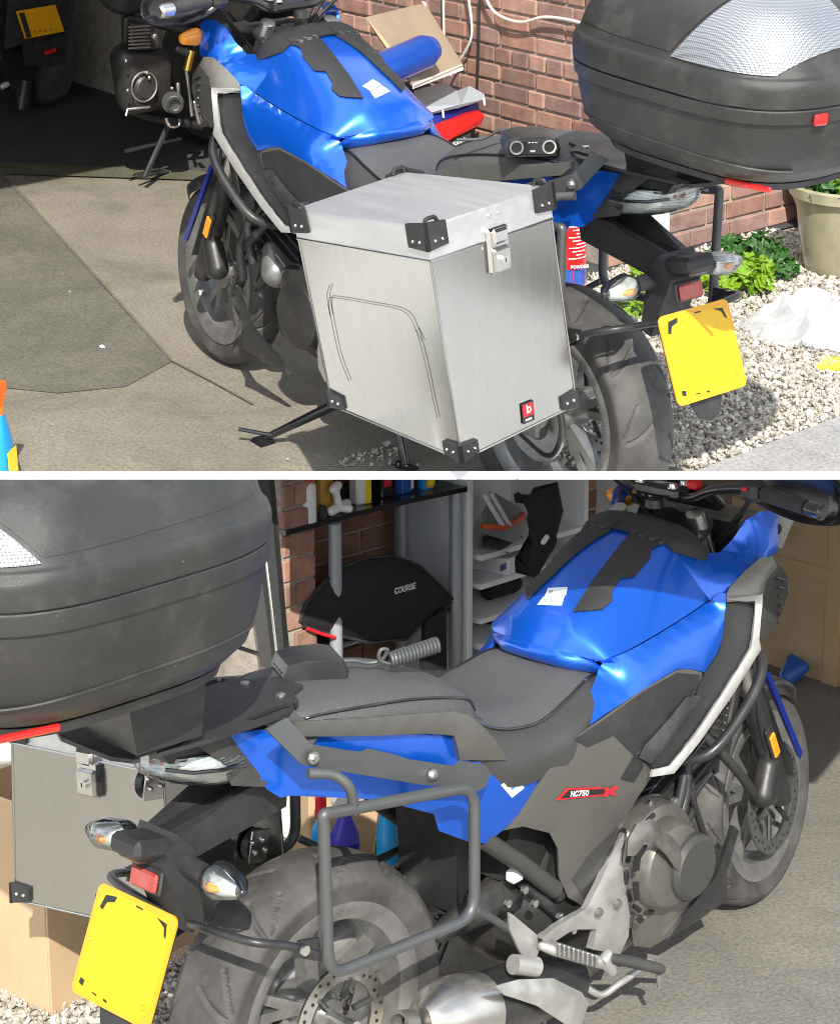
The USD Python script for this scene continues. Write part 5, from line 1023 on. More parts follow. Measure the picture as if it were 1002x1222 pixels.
# open carton with a blue bottle, resting over the tail of the other scooter
X = 1.95
def U(px, py, d=0.0): return UP.at(px, py, 0, X + d)
bx = thing('open_carton', 'open brown carton with a white edge, lying behind the tank', 'carton')
c = [U(436, 20, .1), U(507, 3, .3), U(553, 78, .05), U(494, 103, -.12)]
part(bx, 'back_flap', thicken((np.array(c), np.array([[0, 2, 1], [0, 3, 2]])), .006), 'cardboard_inside', False)
part(bx, 'white_edge', hull([U(492, 100, -.12), U(492, 106, -.12), U(551, 76, .05), U(553, 83, .05), U(492, 100, -.10), U(551, 76, .07), U(492, 106, -.10), U(553, 83, .07)]), 'white_paint', False)
part(bx, 'side_flap', hull([U(436, 20, .1), U(442, 24, .1), U(462, 58, -.02), U(468, 58, -.02), U(436, 22, .11), U(462, 60, -.0)]), 'cardboard', False)
part(bx, 'corner_tag', hull([U(503, 1, .28), U(508, 2, .28), U(509, 8, .28), U(505, 8, .28), U(505, 4, .27)]), 'white_paint', False)
bb = thing('blue_bottle', 'glossy blue bottle lying in the open carton', 'bottle'); p, q = U(505, 62, -.05), U(440, 90, -.13)
part(bb, 'bottle_body', tube([p + (p - q) * .16, p + (p - q) * .14, p + (p - q) * .04, p, q], [.02, .045, .054, .058, .058], 32), 'blue_paint', 40)
# Suzuki scooter at the back
sc = thing('scooter', 'scooter with a bright red tail light behind the blue tank', 'scooter')
part(sc, 'tail_light', hull([U(508, 152, -.05), U(508, 165, -.05), U(516, 172, -.05), U(572, 132, .03), U(578, 138, .03), U(574, 148, .03), U(530, 170, -.05), U(540, 145, .04), U(565, 130, .06), U(520, 170, .08), U(570, 140, .12)]), 'red_lens', False)
part(sc, 'blue_tail_panel', hull([U(500, 150, 0), U(500, 142, 0), U(570, 122, .06), U(572, 132, .06), U(508, 155, -.02), U(500, 148, .25), U(565, 125, .3)]), 'dark_blue_paint', 25)
part(sc, 'seat', hull([U(490, 125, .1), U(490, 148, .1), U(545, 130, .15), U(540, 118, .2), U(490, 125, .4), U(540, 120, .4)]), 'satin_black', 30)
part(sc, 'carrier', thicken((np.array([U(494, 108, .1), U(530, 97, .15), U(545, 108, .1), U(560, 102, .05), U(578, 112, .03), U(578, 118, .02), U(550, 124, 0), U(500, 138, 0), U(496, 128, .02)]), np.array([[0, 8, 1], [1, 8, 2], [2, 8, 6], [2, 6, 3], [3, 6, 5], [3, 5, 4], [8, 7, 6]])), .012), 'pole_grey', 25)
for a, b in ((503, 140), (528, 133), (577, 118)): part(sc, 'carrier_peg', cyl(U(a, b - 2, .0), U(a + 1, b + 7, .0), .004, n=8), 'print_white', 30)
part(sc, 'number_bracket', hull([U(530, 172, -.03), U(532, 178, -.03), U(562, 158, .0), U(560, 168, .0), U(545, 180, -.02), U(535, 172, .06), U(560, 160, .08)]), 'titan_dark', 25)
n0, n1 = U(537, 173.5, -.04), U(560, 163, -.02); part(sc, 'name_lettering', text_on('SUZUKI', .0125, n0 + [-.014, 0, 0], n1 - n0, (0, 0, 1), .001), 'print_white', False)
part(sc, 'body', hull([U(500, 150, .1), U(560, 140, .15), U(505, 200, .1), U(560, 190, .15), U(500, 150, .6), U(560, 140, .6), U(505, 300, .1), U(560, 290, .2), U(505, 290, .6)]), 'satin_black', 30)
pw = U(540, 190, .2); part(sc, 'rear_wheel', lathe([(.1, -.05), (.2, -.055), (.25, -.03), (.255, 0), (.25, .03), (.2, .055), (.1, .05), (.1, -.05)], 'y', 40, (X + .45, pw[1], .255)), 'rubber', 40)
# fire extinguisher
g0 = UP.at(690, 351, 2, 0); fe = thing('fire_extinguisher', 'red fire extinguisher with a blue band standing by the brick wall', 'fire extinguisher', g0 + [.05, 0, 0])
R_ = .058
part(fe, 'cylinder', lathe([(0, .012), (R_ * .94, .012), (R_, .03), (R_, .30), (R_ * .93, .335), (R_ * .6, .362), (.022, .375), (.02, .40), (0, .40)], 'z', 40), 'ext_red', 40)
part(fe, 'foot_ring', lathe([(R_ * .9, 0), (R_ * .97, 0), (R_ * .97, .02), (R_ * .9, .02), (R_ * .9, 0)], 'z', 36), 'red_lens', 30)
part(fe, 'valve', cat(cyl((0, 0, .40), (0, 0, .44), .02), rbox(.05, .025, .03, .006, (-.02, 0, .43))), 'satin_black', 30)
part(fe, 'handle', tube(fillet([(0, 0, .44), (-.09, 0, .47), (-.1, 0, .445)], .02), .006, 10), 'satin_black', 30)
part(fe, 'hose', tube(spline([(.02, 0, .43), (.07, .03, .38), (.075, .03, .2), (.068, .02, .12)], 6), .008, 10), 'hose', 40)
lab = [a for a in np.linspace(.55, 1.45, 14) * np.pi]
part(fe, 'label_panel', loft([[(1.004 * R_ * math.cos(a), 1.004 * R_ * math.sin(a), z) for a in lab] for z in (.03, .09)]), 'tin_blue', 40)
for k in range(12): part(fe, 'label_print', loft([[(1.005 * R_ * math.cos(a), 1.005 * R_ * math.sin(a), .125 + .012 * k + z) for a in lab[3 + (k * 5) % 3:11 - (k * 7) % 4]] for z in (0, .0035)]), 'print_white', 40)
a_ = math.radians(150); part(fe, 'label_lettering', text_on('POWDER', .0105, np.array([R_ * math.cos(a_) - .006, R_ * math.sin(a_) + .016, .098]), (math.sin(-.5), -math.cos(-.5), 0), (0, 0, 1), .001), 'print_white', False)
# plants by the wall, pot, bag
def clump(name, label, spots, m, seed, size, cat_='plant', dens=90, lob=True):
    t = thing(name, label, cat_)
    for i, (px, py, up, r) in enumerate(spots):
        g = UP.at(px, py, 2, 0); part(t, 'foliage', leaves(g + [0, 0, up * .35], (r, r, up), dens, size, seed + i, .9, lob), m, False)
        rg = random.Random(seed + i)
        part(t, 'stems', cat(*[tube([g + [rg.uniform(-.02, .02), rg.uniform(-.02, .02), 0], g + [rg.uniform(-r, r) * .7, rg.uniform(-r, r) * .7, up * rg.uniform(.5, 1)]], .0025, 5) for _ in range(7)]), m, False)
    return t
clump('celandine', 'bright lime green leafy plant growing from the gravel beside the rear light', [(872, 358, .11, .07), (898, 350, .11, .07), (850, 346, .10, .06)], 'leaf_lime', 30, .030, dens=110)
clump('ivy', 'darker green leafy plant against the brick wall under the top box', [(908, 322, .11, .08), (872, 318, .09, .08), (925, 335, .10, .07)], 'leaf_green', 50, .026, dens=110)
clump('weed', 'small green weed between the extinguisher and the left indicator', [(735, 392, .13, .07), (765, 378, .16, .07), (718, 388, .08, .05)], 'leaf_lime', 70, .026, dens=90)
pc_ = UP.at(1008, 322, 2, 0); pot = thing('plant_pot', 'big olive glazed plant pot by the house wall', 'plant pot', pc_)
part(pot, 'pot_body', lathe([(0, 0), (.125, 0), (.14, .015), (.165, .14), (.178, .235), (.182, .265), (.205, .272), (.208, .305), (.198, .312), (.185, .305), (.172, .27), (0, .265)], 'z', 56), 'pot_glaze', 35)
part(pot, 'soil', lathe([(0, .285), (.186, .28)], 'z', 40), 'soil', 30)
tp = thing('potted_plant', 'green leafy plant growing in the big olive pot', 'plant', pc_)
part(tp, 'foliage', leaves((0, 0, .29), (.2, .2, .17), 620, .026, 91, .9), 'leaf_green', False); part(tp, 'young_leaves', leaves((-.03, .02, .33), (.17, .17, .15), 220, .022, 92, .9), 'leaf_lime', False)
part(tp, 'stems', cat(*[tube([(0, 0, .28), (.12 * math.cos(k), .12 * math.sin(k), .40)], .004, 6) for k in range(9)]), 'leaf_dark', False)
# crumpled clear bag
g = UP.at(975, 402, 2, 0); pb = thing('plastic_bag', 'crumpled clear plastic bag lying on the gravel', 'plastic bag', g)
ic = trimesh.creation.icosphere(4); v = ic.vertices * [.15, .17, .10]; nn = meshkit.fbm(ic.vertices * 1.7 + 7, 2, 3) - .5; rd = np.abs(meshkit.fbm(ic.vertices * 2.6 + 3, 3, 9) - .5)
v = v * (1 + 1.1 * nn - 1.0 * rd)[:, None]; v[:, 2] = np.maximum(v[:, 2] + .06, .004); N_ = 70; gx, gy = np.meshgrid(np.linspace(-1, 1, N_), np.linspace(-1, 1, N_)); p3 = np.c_[gx.ravel(), gy.ravel(), np.zeros(N_ * N_)]
rdg = 1 - np.abs(2 * meshkit.fbm(p3 * 1.5 + 5, 2, 4) - 1); rd2 = 1 - np.abs(2 * meshkit.fbm(p3 * 4.3 + 15, 2, 6) - 1); edge = np.clip(1.15 - np.hypot(gx, gy).ravel() * (.9 + .5 * meshkit.noise(p3 * 1.7 + 3, 2)), 0, 1)
def crumple(a, b, hh, off): return np.c_[p3[:, 0] * a + .02 * meshkit.noise(p3 * 5, 8), p3[:, 1] * b + .02 * meshkit.noise(p3 * 5, 9), off + hh * np.sqrt(edge) * (.15 + 1.0 * rdg ** 2.2 + .18 * rd2 ** 2.5)]
gi = np.arange(N_ * N_).reshape(N_, N_); gf = np.stack([gi[:-1, :-1], gi[:-1, 1:], gi[1:, 1:], gi[1:, :-1]], -1).reshape(-1, 4); gf = gf[(edge[gf].min(1) > .02)]
part(pb, 'bag_film', (crumple(.23, .2, .12, .008), gf), 'bag_film', True); part(pb, 'bag_underside', (crumple(.2, .17, .05, .006), gf), 'bag_film', True)
yt = thing('yellow_tray', 'pale yellow plastic lid lying at the right edge of the gravel', 'lid', UP.at(1004, 440, 2, 0), rz(20)); part(yt, 'lid_plate', rbox(.16, .14, .012, .005, (0, 0, .014), rxyz(4, 6, 0)), 'yellow_plastic', 30); part(yt, 'lid_rim', rbox(.17, .15, .006, .003, (0, 0, .006), rxyz(4, 6, 0)), 'print_white', 30)
# silver car nose behind the pot
cp = UP.at(1004, 190, 0, 1.15); car = thing('parked_car', 'silver car nose just visible at the right edge behind the pot', 'car', (1.15, cp[1], cp[2]))
part(car, 'bumper', hull_spheres([((.0, -.06, -.06), .05), ((.05, -.7, -.06), .06), ((.3, -.06, -.02), .06), ((.3, -.7, -.02), .06), ((.05, -.06, -.4), .04), ((.1, -.7, -.4), .05)], 12), 'strip_silver', 40)
part(car, 'bonnet', hull([(.05, .0, .01), (.0, -.7, .03), (.9, .0, .14), (.9, -.7, .16), (.1, 0, -.1), (.9, 0, -.1), (.9, -.7, -.1)]), 'strip_silver', 30)
part(car, 'head_lamp', hull_spheres([((-.03, -.02, .02), .022), ((-.02, -.12, .03), .03)], 12), 'clear_lens', 40)
part(car, 'grille', tube([(-.055 + .0 * a, -.035 + .03 * math.cos(a), -.03 + .022 * math.sin(a)) for a in np.linspace(0, 6.28, 24)], .004, 8), 'chrome', 40)
part(car, 'fog_lamp', hull_spheres([((-.05, -.0, -.075), .016), ((-.05, -.06, -.065), .02)], 12), 'clear_lens', 40)
part(car, 'wheel', lathe([(0, -.09), (.2, -.1), (.3, -.09), (.31, 0), (.3, .09), (.2, .1), (0, .09)], 'y', 36, (.55, -.2, -cp[2] + .31)), 'rubber', 40)
# blue sprayer at the left edge
s0 = UP.at(4, 586, 2, 0); sprayer('spray_bottle', 'blue spray bottle with an orange head at the left edge of the drive', s0, 1.0, 'spray_blue', 'spray_orange', rz(-50))
# bits on the drive
for k, (a, b, lb) in enumerate([(122, 415, 'white fleck on the drive left of the front wheel'), (62, 508, 'small grey stone on the drive near the blue spray bottle'), (343, 549, 'small grey stone just below the foot of the side stand'), (83, 349, 'tiny grey stone near the upper end of the long crack')]):
    p = UP.at(a, b, 2, 0); s = .011 if k == 0 else .008; q = np.random.default_rng(k).normal(size=(14, 3)); q /= np.linalg.norm(q, axis=1)[:, None]
    t = thing('pebble', lb, 'stone', p); part(t, 'stone', move(hull(q * s * [1, .8, .5]), (0, 0, s * .4)), 'print_white' if k == 0 else 'stone_c', False)
# the two motorcycles in the dark at the back
t = thing('parked_motorcycle', 'dark motorcycle tail with a yellow plate at the left back of the garage', 'motorcycle'); D = UP.at(45, 150, 2, 0)[0]
def V(px, py, d=0.0): return UP.at(px, py, 0, D + d)
wc = V(45, 100, .36); R0 = .30; wc[2] = R0
part(t, 'rear_tyre', lathe([(.2, -.06), (.25, -.085), (.28, -.075), (R0, 0), (.28, .075), (.25, .085), (.2, .06), (.2, -.06)], 'y', 56, wc, rz(-8)), 'rubber', 40)
part(t, 'wheel_rim', lathe([(.03, -.05), (.2, -.07), (.205, 0), (.2, .07), (.03, .05), (.03, -.05)], 'y', 40, wc), 'engine_dark', 30)
part(t, 'tail_body', hull([V(10, -30), V(90, -35), V(5, 60), V(80, 30), V(20, -40, .9), V(90, -40, .9), V(20, 60, .9), V(85, 30, .9)]), 'satin_black', 30)
part(t, 'mudguard', hull([V(20, 20, .02), V(80, 15, .02), V(30, 80, .06), V(78, 76, .06), V(30, 20, .1), V(80, 15, .1), V(35, 80, .14), V(76, 76, .14)]), 'satin_black', 30)
pln = thing('number_plate', 'plain yellow number plate on the dark motorcycle at the back', 'number plate')
pq = [V(19, 13, -.02), V(66, 5, -.02), V(77, 37, -.04), V(30, 46, -.04)]
part(pln, 'plate_panel', thicken((np.array(pq), np.array([[0, 1, 2], [0, 2, 3]])), -.004), 'plate_yellow', False)
part(pln, 'plate_band', thicken((np.array([p + [-.006, 0, 0] for p in (V(22, 15, -.02), V(28, 14, -.02), V(37, 43, -.04), V(31, 44.5, -.04))]), np.array([[0, 1, 2], [0, 2, 3]])), -.001), 'print_black', False)
for a in ((42, 37.5), (48, 36.8), (54, 36), (61, 34.5)): part(pln, 'plate_print', rbox(.003, .009, .004, .0005, V(*a, -.048)), 'print_black', False)
part(t, 'reflector', rbox(.012, .055, .018, .003, V(60, 61, -.0), rxyz(-8, 0, 0)), 'red_lens', 25)
part(t, 'indicator', hull_spheres([(V(8, 100, .1), .014), (V(2, 103, .1), .014)], 10), 'clear_lens', 40); part(t, 'shock', tube([V(30, 95, .1), V(25, 130, .1)], .03, 14), 'engine_dark', 40)
t = thing('roadster_motorcycle', 'dark roadster with a finned engine and gold damper left of the blue motorcycle', 'motorcycle'); D = 3.35
for k in range(7): part(t, 'cooling_fin', hull_spheres([(V(154, 32 + 4.2 * k, .0), .004), (V(186, 30 + 4.2 * k, .03), .004), (V(156, 32 + 4.2 * k, .16), .004), (V(186, 30 + 4.2 * k, .18), .004)], 8), 'alloy', 25)
part(t, 'cylinder', hull([V(158, 28, .02), V(184, 27, .02), V(160, 60, .02), V(186, 58, .02), V(158, 28, .2), V(184, 27, .2), V(160, 60, .2), V(186, 58, .2)]), 'engine_dark', 25)
part(t, 'head_cap', hull_spheres([(V(184, 42, -.01), .014), (V(186, 50, .02), .014)], 12), 'steel', 40)
part(t, 'crankcase', hull_spheres([(V(150, 70, .1), .06), (V(186, 75, .1), .06), (V(160, 115, .1), .07), (V(185, 112, .1), .06)], 14), 'engine_dark', 40)
part(t, 'round_cover', lathe([(.055, 0), (.055, .012), (.04, .026), (0, .026)], 'x', 36, V(172, 103, .03), rz(180)), 'engine_dark', 30)
part(t, 'cover_rim', tube([V(172, 103, -.0) + np.array([0, .056 * math.cos(a), .056 * math.sin(a)]) for a in np.linspace(0, 6.28, 36)], .004, 8), 'steel', 40)
for a, b in ((175, 86), (152, 107), (178, 92), (205, 105), (150, 72)): part(t, 'engine_bolt', hull_spheres([(V(a, b, -.01), .008)], 8), 'bolt', 40)
part(t, 'gear_lever', tube([V(150, 138, 0), V(152, 130, 0), V(178, 127, 0)], .006, 8), 'steel', 40)
part(t, 'silencer', tube([V(206, 122, -.05), V(203, 118, .4), V(190, 100, .9)], [.042, .046, .03], 24), 'engine_dark', 40)
part(t, 'silencer_ring', lathe([(.022, 0), (.032, 0), (.032, .02), (.022, .02), (.022, 0)], 'x', 28, V(209, 125, -.075), rz(-25)), 'chrome', 30)
part(t, 'damper', cyl(V(228, 60, 0), V(223, 84, 0), .015), 'gold', 40); part(t, 'damper_rod', cyl(V(222, 84, 0), V(229, 138, 0), .007), 'steel', 40); part(t, 'damper_top', hull_spheres([(V(212, 58, 0), .014), (V(222, 62, 0), .016)], 10), 'engine_dark', 40)
part(t, 'foot_peg', hull_spheres([(V(212, 100, -.02), .008), (V(213, 112, -.02), .008)], 8), 'steel', 40); part(t, 'link', hull_spheres([(V(232, 122, 0), .01), (V(238, 145, 0), .012)], 8), 'steel', 40)
part(t, 'exhaust_clamp', tube(spline([V(198, 140, 0), V(202, 150, 0), V(212, 150, 0), V(214, 142, 0)], 6), .006, 8), 'chrome', 40)
part(t, 'frame_tubes', cat(tube([V(150, 20, .2), V(150, 130, .2), V(180, 140, .2), V(240, 150, .2)], .018, 10), tube([V(150, 20, .2), V(240, 40, .2), V(245, 150, .2)], .018, 10)), 'satin_black', 40)
rw = V(250, 110, .5); part(t, 'rear_tyre', lathe([(.2, -.05), (.26, -.065), (.31, 0), (.26, .065), (.2, .05), (.2, -.05)], 'y', 48, (rw[0], rw[1], .31)), 'rubber', 40)
part(t, 'tank', hull_spheres([(V(150, -20, .2), .12), (V(180, -25, .6), .12)], 14), 'satin_black', 40)
part(t, 'stand_leg', tube([V(200, 150, .1), V(172, 212, .05)], .011, 8), 'satin_black', 40)
for a, b in (((150, 180), (215, 165)), ((165, 210), (200, 204))): part(t, 'floor_tube', tube([V(*a, .1), V(*b, .2)], .008, 8), 'satin_black', 40)

# ================================================================== LOWER BAY
BAY = LO
def L(px, py, y): return LO.at(px, py, 1, y)
make_bike('blue motorcycle seen from its right rear with an empty side rack, in the lower bay', 11)
T2 = np.array([(.04, .60, .825), (-.285, .560, .81), (-.215, .165, .825), (.105, .20, .84)]); B2 = np.array([(.04, .58, .385), (-.285, .575, .402), (-.215, .15, .44), (.105, .17, .425)])
pn2 = make_pannier('aluminium side case half hidden behind the tail light, far side of the lower motorcycle', np.vstack([T2, B2]))[0]
for a, b in ((303, 1008), (178, 932)):
    k = part(pn2, 'mounting_puck', lathe([(0, .012), (.03, .012), (.036, 0), (0, 0)], 'n', 28, LO.at(a, b, 1, .165)), 'satin_black', 30)
    part(pn2, 'puck_plate', rbox(.05, .004, .07, .002, LO.at(a + 6, b + 2, 1, .15), rxyz(0, 10, 0)), 'steel', 25)
    for q in range(4): part(pn2, 'puck_bolt', hull_spheres([(LO.at(a + 6 + 9 * math.cos(q * 1.57 + .5), b + 2 + 9 * math.sin(q * 1.57 + .5), 1, .147), .006)], 8), 'bolt', 40)
make_top_box('black hard top box filling the upper left of the lower view, scuffed side towards us', (-.615, -.045, 1.122), 0, 1.12, -3, .70, .66, .165, .96, -.34)
socket_unit('black power socket box with its coiled cable lying on the seat beside the top box', LO.at(370, 808, 2, .938), rz(-118), True)
sheet('ground', 'grey concrete floor under and behind the lower motorcycle', [(.62, -3), (.62, 6), (8, 6), (8, -3)], .0, 'floor_concrete')
sheet('gravel_bed', 'pale stone-dust bed under the gravel, lower left', [(-4, -3), (-4, 5), (.66, 5), (.66, -3)], -.004, 'stone_bed')
stones('gravel', 'pale gravel around the carton in the lower left corner', [(-.5, .0), (-.5, 1.6), (.64, 1.6), (.64, -.1)], 17000, 15, .006, .0118, .002)
# carton by the plate
b0 = LO.at(62, 1214, 2, 0); b1 = LO.at(252, 1120, 2, 0); b2 = LO.at(-30, 1166, 2, 0)
u = (b1 - b0); u = u / np.linalg.norm(u); w_ = np.array([-u[1], u[0], 0]); w_ = w_ if w_ @ (b2 - b0) > 0 else -w_
bx = thing('carton', 'tall brown carton standing on the gravel behind the yellow plate', 'carton', b0, np.stack([u, w_, [0, 0, 1]], 1))
a_, d_, h_ = .46, .40, .43
for n_, c_, s_ in (('front_panel', (a_ / 2, .003, h_ / 2), (a_, .006, h_)), ('side_panel', (.003, d_ / 2 + .004, h_ / 2), (.006, d_ - .008, h_)), ('side_panel', (a_ - .003, d_ / 2 + .004, h_ / 2), (.006, d_ - .008, h_)), ('back_panel', (a_ / 2, d_ - .003, h_ / 2), (a_ - .02, .006, h_)), ('base_panel', (a_ / 2, d_ / 2, .006), (a_ - .02, d_ - .02, .006))):
    part(bx, n_, rbox(*s_, .0015, c_), 'cardboard', False)
part(bx, 'top_flap', hull([(-.002, 0, h_), (-.002, d_, h_), (-.004, 0, h_ - .005), (-.06, .02, h_ + .10), (-.06, d_ - .02, h_ + .10), (-.065, .02, h_ + .098), (-.065, d_ - .02, h_ + .098)]), 'cardboard_pale', False)
part(bx, 'top_flap', hull([(0, -.002, h_), (a_, -.002, h_), (.02, -.02, h_ + .10), (a_ - .02, -.02, h_ + .10), (0, .003, h_), (a_, .003, h_), (.02, -.015, h_ + .1), (a_ - .02, -.015, h_ + .1)]), 'cardboard_pale', False)
part(bx, 'pen_marks', text_on('227', .028, (-.0005, .26, .13), (0, -1, .12), (0, 0, 1), .0006, False), 'print_grey', False)
for q in (.36, .40): part(bx, 'staple', rbox(.012, .002, .012, .0005, (.40, -.001, q - .02)), 'print_grey', False)
# flattened card, small plant and broken pot by the wheel
fc = thing('card_sheet', 'flattened piece of brown card on the gravel beside the plate', 'cardboard', LO.at(232, 1132, 2, 0), rz(20)); part(fc, 'card', rbox(.2, .16, .006, .001, (0, 0, .012), rxyz(4, -3, 0)), 'cardboard_pale', False)
pl_ = thing('weed', 'small bright green weed on the gravel above the rear tyre', 'plant', LO.at(300, 1084, 2, 0)); part(pl_, 'foliage', leaves((0, 0, .02), (.06, .06, .05), 70, .03, 201, .9, False), 'leaf_lime', False)
tcp = thing('pot_shard', 'terracotta shard lying next to the small weed', 'shard', LO.at(330, 1088, 2, 0)); part(tcp, 'shard', hull([(-.05, 0, 0), (.05, -.01, 0), (.06, .04, .0), (-.03, .05, 0), (-.03, .01, .04), (.04, .0, .05), (.03, .03, .045)]), 'terracotta', False)
bu = thing('hedge_bush', 'green bush at the left edge under the top box', 'bush', LO.at(-4, 1180, 2, 0) + [-.12, .26, 0])
for k in range(4): part(bu, 'foliage', leaves((-.1 + .05 * k, -.05 + .04 * k, .35 + .13 * (k % 2)), (.16, .13, .28), 300, .05, 300 + k, 1.0, False), 'leaf_green' if k % 2 else 'leaf_dark', False)
part(bu, 'branch', tube([(0, 0, 0), (.05, .05, .4)], .02, 8), 'soil', 30)
# white rendered wall outside, door frame, pier, garage wall
ww = thing('white_wall', 'bright white wall outdoors behind the black top box', 'wall', (0, 1.36, 0)); part(ww, 'wall_face', rbox(1.9, .15, 2.1, .004, (.0, .08, 1.05)), 'white_paint', False); part(ww, 'wall_coping', rbox(1.96, .2, .06, .006, (.0, .08, 2.13)), 'white_paint', 25)
fr = thing('door_frame', 'grey weathered door frame post between the top box and the brick pier', 'door frame')
fy = 1.08
def plank(name, p0, p1, w0, d0, m):
    a, b = L(p0[0], p0[1], fy), L(p1[0], p1[1], fy); e = np.array([1, 0, 0.]); part(fr, name, hull([a, a + e * w0, b, b + e * w0, a + [0, d0, 0], a + e * w0 + [0, d0, 0], b + [0, d0, 0], b + e * w0 + [0, d0, 0]]), m, False)
plank('dark_edge', (296, 560), (326, 800), .022, .05, 'titan_dark'); plank('pale_edge', (303, 560), (331, 800), .008, .06, 'white_upvc'); plank('post_board', (307, 560), (333, 800), .044, .05, 'rack_grey'); plank('stop_bead', (320, 560), (341, 800), .018, .04, 'titan_dark')
plank('lower_board', (364, 955), (378, 1080), .05, .05, 'titan_dark'); plank('lower_edge', (345, 955), (356, 1080), .04, .05, 'white_upvc')
pm = ['pier_brick_a', 'pier_brick_b', 'pier_brick_c']
pr_ = L(340, 700, 1.16); brick_wall('brick_pier', 'red brick pier at the garage opening right of the door frame', (pr_[0], 1.16, 0), (1, 0, 0), (0, -1, 0), .115, 1.3, ['brick_a', 'brick_c', 'brick_e'], .2, .068, seed=5, thick=.3, z0=.0)
brick_wall('inner_wall', 'orange brown brick garage wall behind the shelf and black bag', (pr_[0] + .12, 1.42, 0), (1, 0, 0), (0, -1, 0), 1.5, 1.25, pm, .215, .068, seed=6, bond=False, z0=.2)
# shelf with black top, grey poles
sh = thing('shelf_unit', 'small shelf with a black top, grey poles and white end panels', 'shelf')
y1 = 1.13
tp_ = [L(347, 626, y1), L(380, 630, y1), L(430, 624, y1), L(500, 608, y1), L(557, 590, y1)]
ztop = np.mean([p[2] for p in tp_]) + .006
out = [(p[0], p[1] + .03 * math.sin(i * .8)) for i, p in enumerate(tp_)]; poly = [(out[0][0], 1.15)] + [(a, b - .0) for a, b in out[1:]] + [(out[-1][0], 1.40), (out[0][0], 1.40)]
part(sh, 'top_shelf', move(trimesh.creation.extrude_polygon(sg.Polygon(poly), .014, engine='earcut'), (0, 0, ztop - .007)), 'gloss_black', 25)
lw = [L(415, 775, y1), L(565, 728, y1)]; zl_ = L(560, 728, y1)[2]
part(sh, 'lower_shelf', rbox(out[-1][0] - out[0][0], .24, .014, .003, ((out[0][0] + out[-1][0]) / 2, 1.28, zl_)), 'gloss_black', 25)
for px_, yy in ((400, 1.15), (543, 1.16), (478, 1.36)):
    xx = L(px_, 690, yy)[0]; part(sh, 'pole', cyl((xx, yy, 0), (xx, yy, ztop - .008), .018, n=20), 'pole_grey', 40)
x_ = L(563, 700, 1.13)[0]; part(sh, 'end_panel', rbox(.022, .26, ztop + .02, .003, (x_, 1.265, (ztop + .02) / 2)), 'white_board', False)
xb = L(478, 650, 1.40)[0]; part(sh, 'back_panel', rbox(x_ - xb - .012, .012, ztop - .02, .002, ((x_ + xb) / 2 - .006, 1.405, ztop / 2)), 'white_board', False)
# things on the shelf
def on_shelf(px, y=1.24):
    y = 1.17 + (y - 1.17) * .45
    return np.array([L(px, 610, y)[0], y, ztop + .0075])
bottle('spray_can', 'white spray can with a red cap at the left end of the black shelf', on_shelf(366, 1.19), .13, .026, 'print_white', 'spray_red', [(0, 0), (.026, 0), (.026, .09), (.024, .1), (.017, .108), (0, .108)], 0)
part('/World/spray_can', 'can_cap', lathe([(0, .108), (.018, .108), (.018, .15), (0, .15)], 'z', 20), 'spray_red', 30)
bottle('gold_can', 'tall gold tin next to the white spray can', on_shelf(383, 1.30), .22, .034, 'tin_gold', 'tin_gold', [(0, 0), (.034, 0), (.034, .2), (.03, .21), (0, .21)], 0)
t = thing('white_tap', 'white plastic tap fitting with a cross handle on the black shelf', 'tap', on_shelf(404, 1.20), rz(20))
part(t, 'fitting_body', cat(hull_spheres([((-.045, 0, .014), .013), ((.05, 0, .014), .013)], 10), hull_spheres([((0, -.03, .014), .012), ((0, .03, .014), .012)], 10)), 'white_upvc', 40); part(t, 'fitting_neck', tube([(0, 0, .02), (-.012, 0, .05), (-.018, 0, .07)], [.012, .010, .012], 14), 'white_upvc', 40); part(t, 'fitting_knob', hull_spheres([((-.03, 0, .072), .013), ((-.005, 0, .076), .013)], 10), 'white_upvc', 40)
t = thing('trigger_bottle', 'little black trigger nozzle beside the white tap', 'nozzle', on_shelf(384, 1.16), rz(10)); part(t, 'nozzle_body', hull([(-.012, -.01, 0), (.012, -.01, 0), (.012, .01, 0), (-.012, .01, 0), (-.008, 0, .03), (.016, 0, .034), (.0, .006, .04)]), 'satin_black', 30); part(t, 'nozzle_lever', tube([(.01, 0, .03), (.022, 0, .012)], .003, 8), 'satin_black', 30)
for k, (nm_, lb, px_, yy, sz, m_) in enumerate([('tube_box', 'white carton with a yellow side behind the tap on the shelf', 430, 1.27, (.05, .04, .2), 'print_white'), ('jar', 'dark glass jar in the middle of the black shelf', 456, 1.30, (.045, .045, .2), 'gloss_black'), ('blue_tin', 'blue and white tin near the right of the black shelf', 482, 1.26, (.05, .03, .2), 'tin_blue'), ('dark_box', 'dark blue box left behind the white spray can', 352, 1.36, (.03, .05, .2), 'dark_blue_paint')]):
    t = thing(nm_, lb, 'container', on_shelf(px_, yy), rz(8 * k - 10)); part(t, 'container_body', rbox(*sz, .004, (0, 0, sz[2] / 2)), m_, 25)
    if k == 0: part(t, 'side_label', rbox(.02, .002, .19, .0008, (.012, -.0213, .097)), 'yellow_plastic', False)
    if k == 2: part(t, 'side_label', rbox(.012, .001, .18, .0004, (.018, -.0157, .1)), 'print_white', False); part(t, 'lettering', rbox(.022, .001, .01, .0004, (-.006, -.0157, .05)), 'print_white', False)
    if k == 1: part(t, 'front_label', rbox(.03, .001, .02, .0004, (0, -.0232, .04)), 'print_red', False)
